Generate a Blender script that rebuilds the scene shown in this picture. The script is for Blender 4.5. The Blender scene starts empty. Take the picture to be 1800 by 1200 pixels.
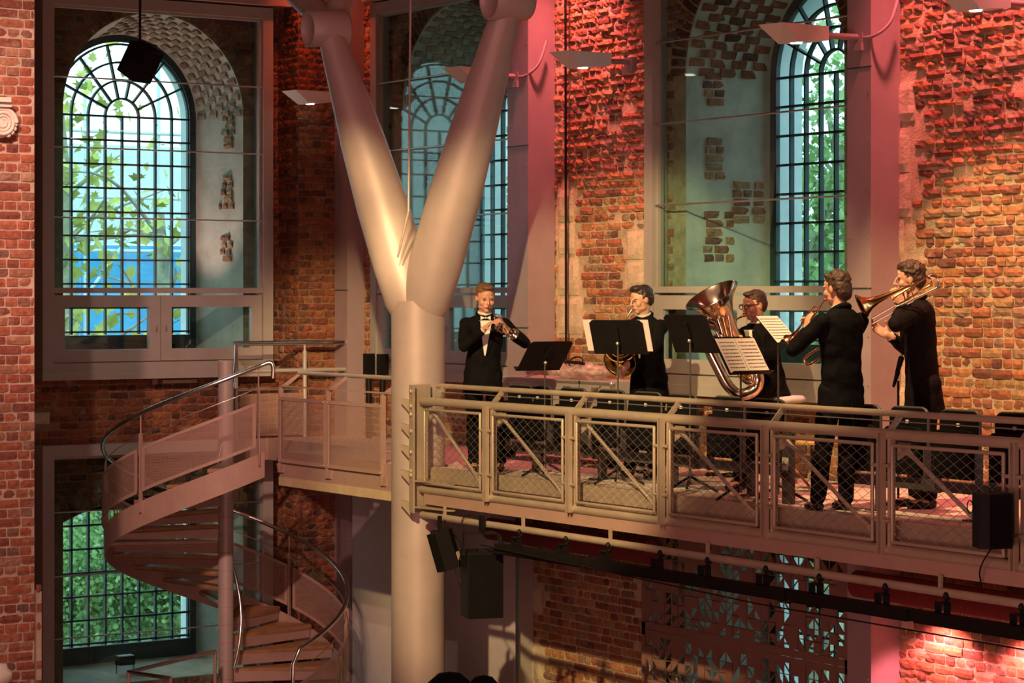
import bpy, bmesh, math, random
from mathutils import Vector, Matrix, noise
V = Vector
sc = bpy.context.scene
COL = sc.collection
random.seed(7)

# ------------------------------------------------------------------ camera, world, lights, exposure
EYE = 1.66            # eye height above the gallery floor (gallery floor is z = 0)
FOC = 4150.0          # focal length in pixels of an 1800 px wide frame
HOR = 518.0
RX, RY = 0.5566, 0.8309   # camera right in the plan; walls run along world X and Y
cam = bpy.data.cameras.new('camera'); camo = bpy.data.objects.new('camera', cam); COL.objects.link(camo)
camo.location = (0, 0, EYE); camo.rotation_euler = (math.radians(90), 0, math.atan2(RY, RX))
cam.sensor_width = 36; cam.lens = FOC / 1800 * 36; cam.shift_y = -(600 - HOR) / 1800
cam.clip_end = 400
sc.camera = camo
sc.view_settings.view_transform = 'Standard'; sc.view_settings.look = 'None'
sc.view_settings.gamma = 1; sc.view_settings.use_curve_mapping = False
sc.view_settings.exposure = 0.0
sc.cycles.transparent_max_bounces = 24
sc.cycles.max_bounces = 6

w = bpy.data.worlds.new('world'); sc.world = w; w.use_nodes = True
nt = w.node_tree; nt.nodes.clear()
wo = nt.nodes.new('ShaderNodeOutputWorld'); bg = nt.nodes.new('ShaderNodeBackground')
bg.inputs[0].default_value = (0.80, 0.93, 1.0, 1); bg.inputs[1].default_value = 3.0
nt.links.new(bg.outputs[0], wo.inputs[0])

def spot(name, loc, to, col, power, deg, blend=0.3, size=0.08):
    l = bpy.data.lights.new(name, 'SPOT'); l.energy = power; l.color = col
    l.spot_size = math.radians(deg); l.spot_blend = blend; l.shadow_soft_size = size
    o = bpy.data.objects.new(name, l); COL.objects.link(o); o.location = loc
    o.rotation_euler = (V(to) - V(loc)).to_track_quat('-Z', 'Y').to_euler(); return o
def area(name, loc, to, col, power, sx, sy):
    l = bpy.data.lights.new(name, 'AREA'); l.energy = power; l.color = col; l.shape = 'RECTANGLE'; l.size = sx; l.size_y = sy
    o = bpy.data.objects.new(name, l); COL.objects.link(o); o.location = loc
    o.rotation_euler = (V(to) - V(loc)).to_track_quat('-Z', 'Y').to_euler(); return o
PINK = (1.0, 0.19, 0.19); ROSE = (1.0, 0.40, 0.40); AMB = (1.0, 0.70, 0.33); WRM = (1.0, 0.72, 0.52)
# pink wall washers high beside the walls, pointing down (out of the frame)
spot('wash_light', (-19.7, 13.62, 6.0), (-19.7, 14.25, 2.6), PINK, 1150, 62, 0.9)
spot('wash_light', (-14.3, 13.55, 5.9), (-14.3, 14.25, 2.8), PINK, 1100, 64, 0.9)
spot('wash_light', (-12.9, 13.55, 5.9), (-12.9, 14.25, 2.8), PINK, 900, 64, 0.9)
spot('wash_light', (-23.9, 13.2, 6.3), (-24.7, 14.0, 3.0), (1, .14, .06), 170, 60, 0.8)
# theatre lamps on the hall's rig
spot('stage_lamp', (-9.5, 2.5, 6.6), (-18.7, 13.3, 0.25), AMB, 11000, 22, 0.4, 0.10)
spot('stage_lamp', (-12.6, 9.3, 6.9), (-13.9, 14.1, 0.30), AMB, 3600, 31, 0.5, 0.08)
spot('stage_lamp', (-17.2, 9.0, 6.9), (-16.4, 14.0, 0.4), AMB, 1000, 30, 0.5, 0.08)
spot('stage_lamp', (-8.5, 4.0, 6.6), (-24.4, 14.0, 0.75), AMB, 12000, 9, 0.8, 0.10)
spot('stage_lamp', (-11.0, -2.5, 6.8), (-19.6, 11.9, 2.9), ROSE, 1500, 17, 0.6, 0.12)
spot('stage_lamp', (-12, 3, 7.0), (-24, 11.5, -0.1), (1, .52, .40), 4200, 22, 0.8, 0.12)
spot('stage_lamp', (-12.5, 4.2, 6.8), (-19.6, 7.6, 1.6), (1.0, .68, .54), 1600, 40, 0.6, 0.06)
spot('batten_beam', (-14.5, 13.86, -1.06), (-14.5, 14.2, -2.3), (1.0, .22, .25), 130, 120, 0.5, 0.05)
spot('batten_beam', (-13.5, 13.86, -1.06), (-13.5, 14.2, -2.3), (1.0, .22, .25), 130, 120, 0.5, 0.05)
area('hall_fill', (-12, 5, 7.6), (-12, 5, 0), (1.0, 0.58, 0.44), 75, 14, 9)  # broad unseen fill for the warm ambient level, not a fixture
area('hall_fill', (-4, 0, 3.5), (-20, 12, -1.0), (1.0, 0.56, 0.42), 75, 5, 4)  # second added fill, from the front of the hall
area('under_hall_fill', (-8, 4, -0.6), (-18, 14, -1.6), (1.0, 0.42, 0.36), 300, 4, 2)  # added fill to brighten and redden the zone below the gallery

# ------------------------------------------------------------------ picture position -> point in the place
def PX(x, y, d):
    t = (x - 900) / FOC
    return V((d * (RX * t - RY), d * (RY * t + RX), EYE - (y - HOR) / FOC * d))
def onY(x, y, Y):
    t = (x - 900) / FOC; return PX(x, y, Y / (RY * t + RX))
def onX(x, y, X):
    t = (x - 900) / FOC; return PX(x, y, X / (RX * t - RY))
def proj(p):
    d = -RY * p[0] + RX * p[1]; xc = RX * p[0] + RY * p[1]
    return 900 + xc / d * FOC, HOR - (p[2] - EYE) / d * FOC, d
CR = V((RX, RY, 0)); CF = V((-RY, RX, 0)); CZ = V((0, 0, 1))
def CV(r, f, z): return CR * r + CF * f + CZ * z

# ------------------------------------------------------------------ materials
M = {}
def nodes(name):
    m = bpy.data.materials.new(name); m.use_nodes = True; n = m.node_tree; n.nodes.clear()
    out = n.nodes.new('ShaderNodeOutputMaterial'); M[name] = m; return m, n, out
def lk(n, a, b): n.links.new(a, b)
def bump_of(n, src, strength, dist):
    b = n.nodes.new('ShaderNodeBump'); b.inputs['Strength'].default_value = strength; b.inputs['Distance'].default_value = dist
    lk(n, src, b.inputs['Height']); return b
def noise_of(n, vec, scale, detail=4, rough=.6):
    t = n.nodes.new('ShaderNodeTexNoise'); t.inputs['Scale'].default_value = scale; t.inputs['Detail'].default_value = detail
    t.inputs['Roughness'].default_value = rough; lk(n, vec, t.inputs['Vector']); return t
def ramp(n, src, stops):
    r = n.nodes.new('ShaderNodeValToRGB'); e = r.color_ramp.elements
    while len(e) < len(stops): e.new(0.5)
    for i, (p, c) in enumerate(stops): e[i].position = p; e[i].color = (*c, 1)
    lk(n, src, r.inputs[0]); return r
def mat(name, col, rough=.5, metal=0.0, var=.12, nscale=6, bstr=0.0, bscale=40, bdist=.004, coat=0, spec=.5):
    m, n, out = nodes(name)
    p = n.nodes.new('ShaderNodeBsdfPrincipled'); lk(n, p.outputs[0], out.inputs[0])
    g = n.nodes.new('ShaderNodeNewGeometry')
    t = noise_of(n, g.outputs['Position'], nscale)
    a = tuple(max(0, c * (1 - var)) for c in col); b = tuple(min(1, c * (1 + var)) for c in col)
    r = ramp(n, t.outputs[0], [(.3, a), (.7, b)]); lk(n, r.outputs[0], p.inputs['Base Color'])
    p.inputs['Roughness'].default_value = rough; p.inputs['Metallic'].default_value = metal
    p.inputs['Coat Weight'].default_value = coat; p.inputs['Specular IOR Level'].default_value = spec
    if bstr:
        t2 = noise_of(n, g.outputs['Position'], bscale, 6, .65)
        lk(n, bump_of(n, t2.outputs[0], bstr, bdist).outputs[0], p.inputs['Normal'])
    return m
def brick_mat(name, stops, bstr=.7, lime=.0):
    m, n, out = nodes(name)
    p = n.nodes.new('ShaderNodeBsdfPrincipled'); lk(n, p.outputs[0], out.inputs[0])
    g = n.nodes.new('ShaderNodeNewGeometry'); oi = n.nodes.new('ShaderNodeObjectInfo')
    ad = n.nodes.new('ShaderNodeMath'); ad.operation = 'ADD'
    lk(n, g.outputs['Random Per Island'], ad.inputs[0]); lk(n, oi.outputs['Random'], ad.inputs[1])
    fr = n.nodes.new('ShaderNodeMath'); fr.operation = 'FRACT'; lk(n, ad.outputs[0], fr.inputs[0])
    r = ramp(n, fr.outputs[0], stops)
    t = noise_of(n, g.outputs['Position'], 22, 6, .7)
    r2 = ramp(n, t.outputs[0], [(.25, (.45, .42, .42)), (.75, (1.35, 1.3, 1.25))])
    mx = n.nodes.new('ShaderNodeMix'); mx.data_type = 'RGBA'; mx.blend_type = 'MULTIPLY'; mx.inputs[0].default_value = 1
    lk(n, r.outputs[0], mx.inputs[6]); lk(n, r2.outputs[0], mx.inputs[7])
    t3 = noise_of(n, g.outputs['Position'], 3.1, 5, .75)
    r3 = ramp(n, t3.outputs[0], [(.56 - lime, (0, 0, 0)), (.72 - lime, (.8, .8, .8))])
    mx2 = n.nodes.new('ShaderNodeMix'); mx2.data_type = 'RGBA'
    lk(n, r3.outputs[0], mx2.inputs[0]); lk(n, mx.outputs[2], mx2.inputs[6]); mx2.inputs[7].default_value = (.50, .36, .24, 1)
    lk(n, mx2.outputs[2], p.inputs['Base Color']); p.inputs['Roughness'].default_value = .88
    t2 = noise_of(n, g.outputs['Position'], 34, 8, .75)
    lk(n, bump_of(n, t2.outputs[0], bstr, .018).outputs[0], p.inputs['Normal'])
    return m
brick_mat('brick_warm', [(0, (.17, .075, .055)), (.18, (.30, .11, .06)), (.4, (.43, .17, .075)), (.6, (.50, .24, .10)), (.75, (.44, .28, .13)), (.88, (.27, .19, .13)), (1, (.38, .12, .06))], .8)
brick_mat('brick_pier', [(0, (.22, .07, .05)), (.3, (.33, .10, .06)), (.6, (.42, .13, .07)), (.85, (.36, .17, .10)), (1, (.17, .09, .08))], .6)
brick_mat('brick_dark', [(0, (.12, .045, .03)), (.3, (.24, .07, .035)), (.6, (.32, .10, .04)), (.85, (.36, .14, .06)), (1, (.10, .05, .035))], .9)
brick_mat('brick_lime', [(0, (.36, .26, .22)), (.5, (.46, .36, .30)), (1, (.28, .17, .14))], .9, .1)
mat('mortar', (.60, .46, .30), .95, var=.25, nscale=9, bstr=1.0, bscale=55, bdist=.02)
mat('mortar_pier', (.52, .38, .29), .95, var=.2, nscale=9, bstr=.8, bscale=60, bdist=.012)
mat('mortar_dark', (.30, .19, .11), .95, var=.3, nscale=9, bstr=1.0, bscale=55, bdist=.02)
mat('stone', (.58, .47, .32), .92, var=.15, nscale=12, bstr=1.0, bscale=30, bdist=.015)
mat('plaster', (.52, .50, .42), .9, var=.22, nscale=3, bstr=.6, bscale=18, bdist=.01)
mat('plaster_cast', (.78, .68, .58), .7, var=.08, bstr=.3, bscale=60, bdist=.003)
mat('frame_paint', (.36, .325, .29), .42, .0, var=.05)
mat('post_paint', (.33, .245, .255), .42, .0, var=.05)
mat('steel_paint', (.44, .355, .325), .46, .15, var=.07, nscale=3, bstr=.1, bscale=8, bdist=.003)
mat('truss_paint', (.43, .35, .26), .38, .3, var=.1, nscale=5, bstr=.12, bscale=60, bdist=.002)
mat('screen_brown', (.24, .13, .10), .5, .1, var=.06)
mat('stair_paint', (.40, .26, .21), .5, .1, var=.06)
mat('iron_dark', (.035, .06, .07), .5, .2, var=.2)
mat('stainless', (.68, .66, .64), .22, 1.0, var=.05)
mat('rod_steel', (.60, .60, .58), .3, .9, var=.05)
mat('black_metal', (.008, .007, .007), .5, .0, var=.2, spec=.2)
mat('black_plastic', (.006, .005, .005), .55, 0, var=.2, spec=.2)
mat('black_seat', (.005, .0045, .005), .8, 0, spec=.1, var=.2, bstr=.2, bscale=200, bdist=.001)
mat('seat_trim', (.055, .05, .045), .45, .1)
mat('lamp_white', (.62, .60, .57), .45, 0, var=.03)
mat('concrete', (.42, .39, .34), .85, var=.12, bstr=.3, bscale=30)
mat('deck_wood', (.56, .44, .37), .55, var=.12, nscale=4)
mat('oak', (.34, .17, .07), .4, var=.25, nscale=9)
mat('red_wood', (.38, .13, .08), .5, var=.3, nscale=8)
mat('soffit_paint', (.45, .30, .27), .5, var=.05)
mat('white_wall', (.55, .42, .42), .85, var=.04)
mat('blind_cloth', (.50, .43, .43), .85, var=.04)
mat('red_cloth', (.16, .015, .012), .9, var=.3, nscale=30)
mat('cream_and_lit_edge', (.52, .40, .24), .6)
mat('flight_panel', (.42, .36, .34), .45, .3, var=.1)
mat('aluminium', (.62, .58, .52), .3, .85, var=.1)
mat('suit', (.0045, .004, .0045), .8, 0, var=.3, nscale=10, bstr=.5, bscale=9, bdist=.03, spec=.10)
mat('suit_warm', (.007, .0045, .0045), .8, 0, var=.3, nscale=10, bstr=.5, bscale=9, bdist=.03, spec=.12)
mat('shirt', (.72, .68, .62), .8, var=.04, bstr=.3, bscale=30, bdist=.006)
mat('skin', (.58, .30, .20), .5, var=.12, nscale=14)
mat('skin_pale', (.62, .34, .23), .5, var=.12, nscale=14)
mat('lip', (.42, .15, .12), .5)
mat('hair_light', (.14, .07, .03), .6, var=.35, nscale=60, bstr=.6, bscale=120, bdist=.004)
mat('hair_dark', (.025, .015, .010), .45, var=.4, nscale=60, bstr=.6, bscale=110, bdist=.004)
mat('hair_brown', (.055, .026, .014), .5, var=.4, nscale=60, bstr=.7, bscale=90, bdist=.006)
mat('shoe', (.012, .011, .011), .2, 0)
mat('brass', (.80, .50, .20), .18, 1.0, var=.08)
mat('silver_brass', (.82, .74, .64), .14, 1.0, var=.05)
mat('rose_brass', (.85, .45, .25), .16, 1.0, var=.05)
mat('horn_brass', (.62, .48, .16), .2, 1.0, var=.1)
mat('gold_wood', (.52, .30, .09), .45, var=.12)
mat('cushion', (.62, .60, .64), .8, var=.04)
mat('blue_sheet', (.10, .50, .95), .7, var=.15, nscale=1.5, bstr=.4, bscale=3, bdist=.05)
mat('pale_sheet', (.85, .95, 1.0), .8, var=.08, nscale=1.5)
mat('leaf_green', (.30, .46, .17), .6, var=.4, nscale=2)
mat('leaf_yellow', (.52, .52, .12), .6, var=.35, nscale=3)
mat('bark', (.40, .38, .28), .9, var=.3, bstr=.6, bscale=15)
mat('outer_stone', (.72, .80, .82), .85, var=.05)
mat('ground_mat', (.16, .20, .12), .95, var=.3)
mat('far_brick', (.10, .09, .09), .9, var=.3, nscale=8)
mat('lime_panel', (.55, .75, .12), .6)
mat('yellow_tape', (.8, .6, .05), .6)
mat('blue_tape', (.05, .35, .6), .5)
mat('ink', (.10, .09, .10), .8)
mat('vinyl', (.62, .46, .44), .1, .0, var=.45, nscale=14, bstr=.8, bscale=14, bdist=.03, coat=1)
_n = M['vinyl'].node_tree; _o = [k for k in _n.nodes if k.type == 'OUTPUT_MATERIAL'][0]; _p = [k for k in _n.nodes if k.type == 'BSDF_PRINCIPLED'][0]
_t = _n.nodes.new('ShaderNodeBsdfTransparent'); _m = _n.nodes.new('ShaderNodeMixShader'); _m.inputs[0].default_value = .5; _n.links.new(_p.outputs[0], _m.inputs[1]); _n.links.new(_t.outputs[0], _m.inputs[2]); _n.links.new(_m.outputs[0], _o.inputs[0])

def glass(name, tint, refl=.07):
    m, n, out = nodes(name)
    tr = n.nodes.new('ShaderNodeBsdfTransparent'); tr.inputs[0].default_value = (*tint, 1)
    gl = n.nodes.new('ShaderNodeBsdfGlossy'); gl.inputs['Roughness'].default_value = .02; gl.inputs[0].default_value = (.8, .9, .9, 1)
    mx = n.nodes.new('ShaderNodeMixShader'); mx.inputs[0].default_value = refl
    lk(n, tr.outputs[0], mx.inputs[1]); lk(n, gl.outputs[0], mx.inputs[2]); lk(n, mx.outputs[0], out.inputs[0])
glass('glass_inner', (.80, .93, .92), .05)
glass('glass_outer', (.86, .97, .98), .03)

def perforated(name, col, hole=.33, pitch=.012):
    m, n, out = nodes(name)
    g = n.nodes.new('ShaderNodeNewGeometry'); sp = n.nodes.new('ShaderNodeSeparateXYZ'); lk(n, g.outputs['Position'], sp.inputs[0])
    def mth(op, a, b=None):
        k = n.nodes.new('ShaderNodeMath'); k.operation = op
        for i, q in enumerate((a, b)):
            if q is None: continue
            if isinstance(q, (int, float)): k.inputs[i].default_value = q
            else: lk(n, q, k.inputs[i])
        return k.outputs[0]
    u = mth('ADD', mth('MULTIPLY', sp.outputs[0], 1 / pitch), mth('MULTIPLY', sp.outputs[1], 1 / pitch))
    v = mth('MULTIPLY', sp.outputs[2], 1 / pitch)
    fu = mth('SUBTRACT', mth('FRACT', u), .5); fv = mth('SUBTRACT', mth('FRACT', v), .5)
    r = mth('ADD', mth('MULTIPLY', fu, fu), mth('MULTIPLY', fv, fv))
    h = mth('LESS_THAN', r, hole * hole * 1.0)
    p = n.nodes.new('ShaderNodeBsdfPrincipled'); p.inputs['Base Color'].default_value = (*col, 1); p.inputs['Roughness'].default_value = .5; p.inputs['Metallic'].default_value = .1
    tr = n.nodes.new('ShaderNodeBsdfTransparent'); mx = n.nodes.new('ShaderNodeMixShader')
    lk(n, h, mx.inputs[0]); lk(n, p.outputs[0], mx.inputs[1]); lk(n, tr.outputs[0], mx.inputs[2]); lk(n, mx.outputs[0], out.inputs[0])
perforated('perforated', (.42, .26, .21), .41)
def emis(name, col, s):
    m, n, out = nodes(name); e = n.nodes.new('ShaderNodeEmission'); e.inputs[0].default_value = (*col, 1); e.inputs[1].default_value = s
    lk(n, e.outputs[0], out.inputs[0])
emis('lamp_glow', (1, .86, .62), 9)
def sheet_mat():
    m, n, out = nodes('sheet_music')
    p = n.nodes.new('ShaderNodeBsdfPrincipled'); lk(n, p.outputs[0], out.inputs[0]); p.inputs['Base Color'].default_value = (.80, .72, .66, 1); p.inputs['Roughness'].default_value = .8
sheet_mat()

# ------------------------------------------------------------------ mesh builder
ROOT = {}
def rootloc(o):
    while o is not None:
        if o.name in ROOT: return ROOT[o.name]
        o = o.parent
    return V((0, 0, 0))
def tag(o, label=None, cat=None, group=None, kind=None):
    if label: o['label'] = label
    if cat: o['category'] = cat
    if group: o['group'] = group
    if kind: o['kind'] = kind
    return o
def thing(name, loc, label, cat, group=None, kind=None):
    o = bpy.data.objects.new(name, None); COL.objects.link(o); o.location = loc; o.empty_display_size = .1
    ROOT[o.name] = V(loc); return tag(o, label, cat, group, kind)
def frame_of(d):
    d = V(d).normalized(); a = V((0, 0, 1)) if abs(d.z) < .9 else V((1, 0, 0))
    x = d.cross(a).normalized(); return x, x.cross(d).normalized(), d
class MB:
    def __init__(s, M4=None): s.v = []; s.f = []; s.sm = []; s.M = M4
    def add(s, vs, fs, smooth=False):
        o = len(s.v)
        if s.M is not None: vs = [s.M @ V(p) for p in vs]
        s.v += [tuple(p) for p in vs]; s.f += [tuple(i + o for i in f) for f in fs]; s.sm += [smooth] * len(fs); return s
    def box(s, a, b):
        x0, y0, z0 = a; x1, y1, z1 = b
        return s.add([(x0,y0,z0),(x1,y0,z0),(x1,y1,z0),(x0,y1,z0),(x0,y0,z1),(x1,y0,z1),(x1,y1,z1),(x0,y1,z1)],
                     [(0,3,2,1),(4,5,6,7),(0,1,5,4),(1,2,6,5),(2,3,7,6),(3,0,4,7)])
    def obox(s, c, ax, ay, az):     # centre and three half-axes
        c = V(c); ax = V(ax); ay = V(ay); az = V(az)
        return s.add([c-ax-ay-az, c+ax-ay-az, c+ax+ay-az, c-ax+ay-az, c-ax-ay+az, c+ax-ay+az, c+ax+ay+az, c-ax+ay+az],
                     [(0,3,2,1),(4,5,6,7),(0,1,5,4),(1,2,6,5),(2,3,7,6),(3,0,4,7)])
    def bar(s, p, q, w, h, up=(0, 0, 1)):
        p = V(p); q = V(q); d = (q - p); L = d.length; d.normalize(); u = V(up)
        x = d.cross(u)
        if x.length < 1e-4: x = d.cross(V((1, 0, 0)))
        x.normalize(); u = x.cross(d).normalized()
        return s.obox((p + q) / 2, x * w / 2, d * L / 2, u * h / 2)
    def tube(s, path, r, n=10, caps=True, closed=False):
        path = [V(p) for p in path]; k = len(path)
        rs = r if isinstance(r, (list, tuple)) else [r] * k
        tang = []
        for i in range(k):
            a = path[(i - 1) % k] if (i > 0 or closed) else path[i]; b = path[(i + 1) % k] if (i < k - 1 or closed) else path[i]
            t = (b - a); t = t.normalized() if t.length > 1e-9 else V((0, 0, 1)); tang.append(t)
        x, y, _ = frame_of(tang[0]); vs = []
        for i in range(k):
            t = tang[i]; x = (x - t * x.dot(t));
            if x.length < 1e-5: x = frame_of(t)[0]
            x.normalize(); y = t.cross(x)
            for j in range(n):
                a = 2 * math.pi * j / n; vs.append(path[i] + (x * math.cos(a) + y * math.sin(a)) * rs[i])
        fs = []
        for i in range(k if closed else k - 1):
            i2 = (i + 1) % k
            for j in range(n): fs.append((i*n+j, i*n+(j+1)%n, i2*n+(j+1)%n, i2*n+j))
        s.add(vs, fs, True)
        if caps and not closed:
            s.add(vs[:n], [tuple(range(n))[::-1]]); s.add(vs[-n:], [tuple(range(n))])
        return s
    def cyl(s, p, q, r, n=12, r2=None): return s.tube([p, q], [r, r if r2 is None else r2], n)
    def lathe(s, o, axis, prof, n=20, smooth=True):   # prof: (distance along axis, radius)
        o = V(o); x, y, d = frame_of(axis); vs = []
        for (t, r) in prof:
            for j in range(n):
                a = 2*math.pi*j/n; vs.append(o + d*t + (x*math.cos(a) + y*math.sin(a))*r)
        fs = [(i*n+j, i*n+(j+1)%n, (i+1)*n+(j+1)%n, (i+1)*n+j) for i in range(len(prof)-1) for j in range(n)]
        return s.add(vs, fs, smooth)
    def ell(s, c, r, n=12, m=8, R=None):
        c = V(c); r = (r, r, r) if isinstance(r, (int, float)) else r; vs = []; R = R or Matrix.Identity(3)
        for i in range(1, m):
            ph = math.pi * i / m
            for j in range(n):
                a = 2*math.pi*j/n; vs.append(c + R @ V((r[0]*math.sin(ph)*math.cos(a), r[1]*math.sin(ph)*math.sin(a), r[2]*math.cos(ph))))
        t = len(vs); vs += [c + R @ V((0, 0, r[2])), c - R @ V((0, 0, r[2]))]
        fs = [(i*n+j, (i+1)*n+j, (i+1)*n+(j+1)%n, i*n+(j+1)%n) for i in range(m-2) for j in range(n)]
        fs += [(t, j, (j+1)%n) for j in range(n)] + [(t+1, (m-2)*n+(j+1)%n, (m-2)*n+j) for j in range(n)]
        return s.add(vs, fs, True)
    def cap(s, p, q, r1, r2=None, n=12, k=4):       # tapered capsule
        p = V(p); q = V(q); r2 = r1 if r2 is None else r2; d = (q - p); L = max(d.length, 1e-5); d = d / L
        path = []; rs = []
        for i in range(k + 1):
            a = math.pi/2 * i / k; path.append(p - d * r1 * math.cos(a)); rs.append(max(r1 * math.sin(a), 1e-4))
        for i in range(k + 1):
            a = math.pi/2 * (1 - i / k); path.append(q + d * r2 * math.cos(a)); rs.append(max(r2 * math.sin(a), 1e-4))
        x, y, _ = frame_of(d); vs = []
        for c, r in zip(path, rs):
            for j in range(n):
                a = 2*math.pi*j/n; vs.append(c + (x*math.cos(a) + y*math.sin(a))*r)
        K = len(path)
        fs = [(i*n+j, i*n+(j+1)%n, (i+1)*n+(j+1)%n, (i+1)*n+j) for i in range(K-1) for j in range(n)]
        fs += [tuple(range(n))[::-1], tuple(range((K-1)*n, K*n))]
        return s.add(vs, fs, True)
    def loft(s, rings):          # closed rings of equal count, capped
        n = len(rings[0]); vs = [p for r in rings for p in r]
        s.add(vs, [(i*n+k, i*n+(k+1) % n, (i+1)*n+(k+1) % n, (i+1)*n+k) for i in range(len(rings)-1) for k in range(n)], True)
        return s.add(list(rings[0]) + list(rings[-1]), [tuple(range(n))[::-1], tuple(range(n, 2*n))], True)
    def prism(s, poly, off, smooth=False):          # planar polygon (world points) extruded by a vector
        n = len(poly); off = V(off); a = [V(p) for p in poly]; vs = a + [p + off for p in a]
        return s.add(vs, [tuple(range(n))[::-1], tuple(range(n, 2*n))] + [(i, (i+1)%n, n+(i+1)%n, n+i) for i in range(n)], smooth)
    def mesh(s, name, off=V((0, 0, 0))):
        me = bpy.data.meshes.new(name); me.from_pydata([(p[0]-off[0], p[1]-off[1], p[2]-off[2]) for p in s.v], [], s.f)
        me.polygons.foreach_set('use_smooth', s.sm); me.update(); return me
    def build(s, name, m, parent=None, kind=None, label=None, fixn=True):
        off = rootloc(parent) if parent is not None else V((0, 0, 0))
        me = s.mesh(name, off); me.materials.append(M[m])
        if fixn:
            bm = bmesh.new(); bm.from_mesh(me); bmesh.ops.recalc_face_normals(bm, faces=bm.faces); bm.to_mesh(me); bm.free()
        o = bpy.data.objects.new(name, me); COL.objects.link(o)
        if parent is not None: o.parent = parent
        if kind: o['kind'] = kind
        if label: o['label'] = label
        return o
    def top(s, name, m, label, cat, group=None, kind=None):     # a thing that is one mesh, origin at its base
        xs = [p[0] for p in s.v]; ys = [p[1] for p in s.v]; zs = [p[2] for p in s.v]
        off = V(((min(xs)+max(xs))/2, (min(ys)+max(ys))/2, min(zs)))
        me = s.mesh(name, off); me.materials.append(M[m])
        bm = bmesh.new(); bm.from_mesh(me); bmesh.ops.recalc_face_normals(bm, faces=bm.faces); bm.to_mesh(me); bm.free()
        o = bpy.data.objects.new(name, me); COL.objects.link(o); o.location = off; ROOT[o.name] = off
        return tag(o, label, cat, group, kind)
def copy_tree(o, parent=None):
    c = o.copy(); COL.objects.link(c); c.parent = parent
    for ch in list(o.children): copy_tree(ch, c)
    return c
SCR = bpy.data.scenes.new('scratch')
TMP = bpy.data.objects.new('tmp', bpy.data.meshes.new('tmp')); SCR.collection.objects.link(TMP); JUNK = [TMP]
def remeshed(mb, name, m, parent, vox=.008, it=3, fac=.6, disp=0, dscale=20, label=None):
    off = rootloc(parent); me = mb.mesh('tmp', off); o = TMP; o.data = me; o.modifiers.clear()
    r = o.modifiers.new('r', 'REMESH'); r.mode = 'VOXEL'; r.voxel_size = vox; r.use_smooth_shade = True
    if it:
        k = o.modifiers.new('s', 'SMOOTH'); k.factor = fac; k.iterations = it
    SCR.view_layers[0].update(); dg = SCR.view_layers[0].depsgraph; me2 = bpy.data.meshes.new_from_object(o.evaluated_get(dg))
    JUNK.append(me)
    if disp:
        n_ = len(me2.vertices); co = [0.0]*(3*n_); no = [0.0]*(3*n_)
        me2.vertices.foreach_get('co', co); me2.vertices.foreach_get('normal', no)
        for i in range(0, 3*n_, 3):
            k_ = noise.noise((co[i]*dscale, co[i+1]*dscale, co[i+2]*dscale))*disp
            co[i] += no[i]*k_; co[i+1] += no[i+1]*k_; co[i+2] += no[i+2]*k_
        me2.vertices.foreach_set('co', co); me2.update()
    me2.name = name; me2.materials.clear(); me2.materials.append(M[m])
    me2.polygons.foreach_set('use_smooth', [True]*len(me2.polygons))
    o2 = bpy.data.objects.new(name, me2); COL.objects.link(o2); o2.parent = parent
    if label: o2['label'] = label
    return o2
def arc(c, r, a0, a1, n, ax, ay):
    c = V(c); ax = V(ax); ay = V(ay)
    return [c + ax * r * math.cos(a0 + (a1-a0)*i/n) + ay * r * math.sin(a0 + (a1-a0)*i/n) for i in range(n+1)]
def smooth_path(pts, n=8):      # Catmull-Rom
    p = [V(a) for a in pts]; p = [2*p[0]-p[1]] + p + [2*p[-1]-p[-2]]; out = []
    for i in range(1, len(p)-2):
        for k in range(n):
            t = k/n; a, b, c, d = p[i-1], p[i], p[i+1], p[i+2]
            out.append(.5*((2*b) + (c-a)*t + (2*a-5*b+4*c-d)*t*t + (3*b-a-3*c+d)*t*t*t))
    return out + [p[-2]]

# ------------------------------------------------------------------ the setting: walls with arched openings
YW, XW, DEP = 14.15, -25.05, 0.95         # right wall face, left wall face, depth of the reveals
FLOOR = -3.4
ZC = 8.2
SPR = 3.78                                 # springing of the tall arches
def top_tall(R, c): return lambda u: SPR + math.sqrt(max(0, R*R - (u-c)**2))
def top_seg(R, c, spring=-.92, rise=.26): return lambda u: spring + rise * max(0, 1 - ((u-c)/R)**2)
W1C, W2C, W3C, W4C = 11.80, -22.25, -16.95, -10.6
RF, RB = 1.14, .97                         # half width of a reveal at the room face and at the window
SILL_F, SILL_B = .92, 1.0
LOW_B, LOW_T = -2.80, -.92
def openings(c, R, back=False):
    return [(c-R, c+R, (SILL_B if back else SILL_F), top_tall(R, c)), (c-R, c+R, (LOW_B+.1 if back else LOW_B), top_seg(R, c, LOW_T+(.0 if not back else .02)))]
def wall_faces(mb, pt, u0, u1, z0, z1, ops):
    us = {u0, u1}
    for a, b, zb, zt in ops:
        for k in range(33): us.add(a + (b-a)*(.5-.5*math.cos(math.pi*k/32)))
    us = sorted(x for x in us if u0 <= x <= u1)
    for a, b in zip(us, us[1:]):
        if b - a < 1e-6: continue
        m = (a+b)/2; cur = (z0, z0)
        for o in sorted([o for o in ops if o[0] <= m <= o[1]], key=lambda o: o[2]):
            mb.add([pt(a, cur[0]), pt(b, cur[1]), pt(b, o[2]), pt(a, o[2])], [(0, 1, 2, 3)])
            cur = (o[3](a), o[3](b))
        mb.add([pt(a, cur[0]), pt(b, cur[1]), pt(b, z1), pt(a, z1)], [(0, 1, 2, 3)])
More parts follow.
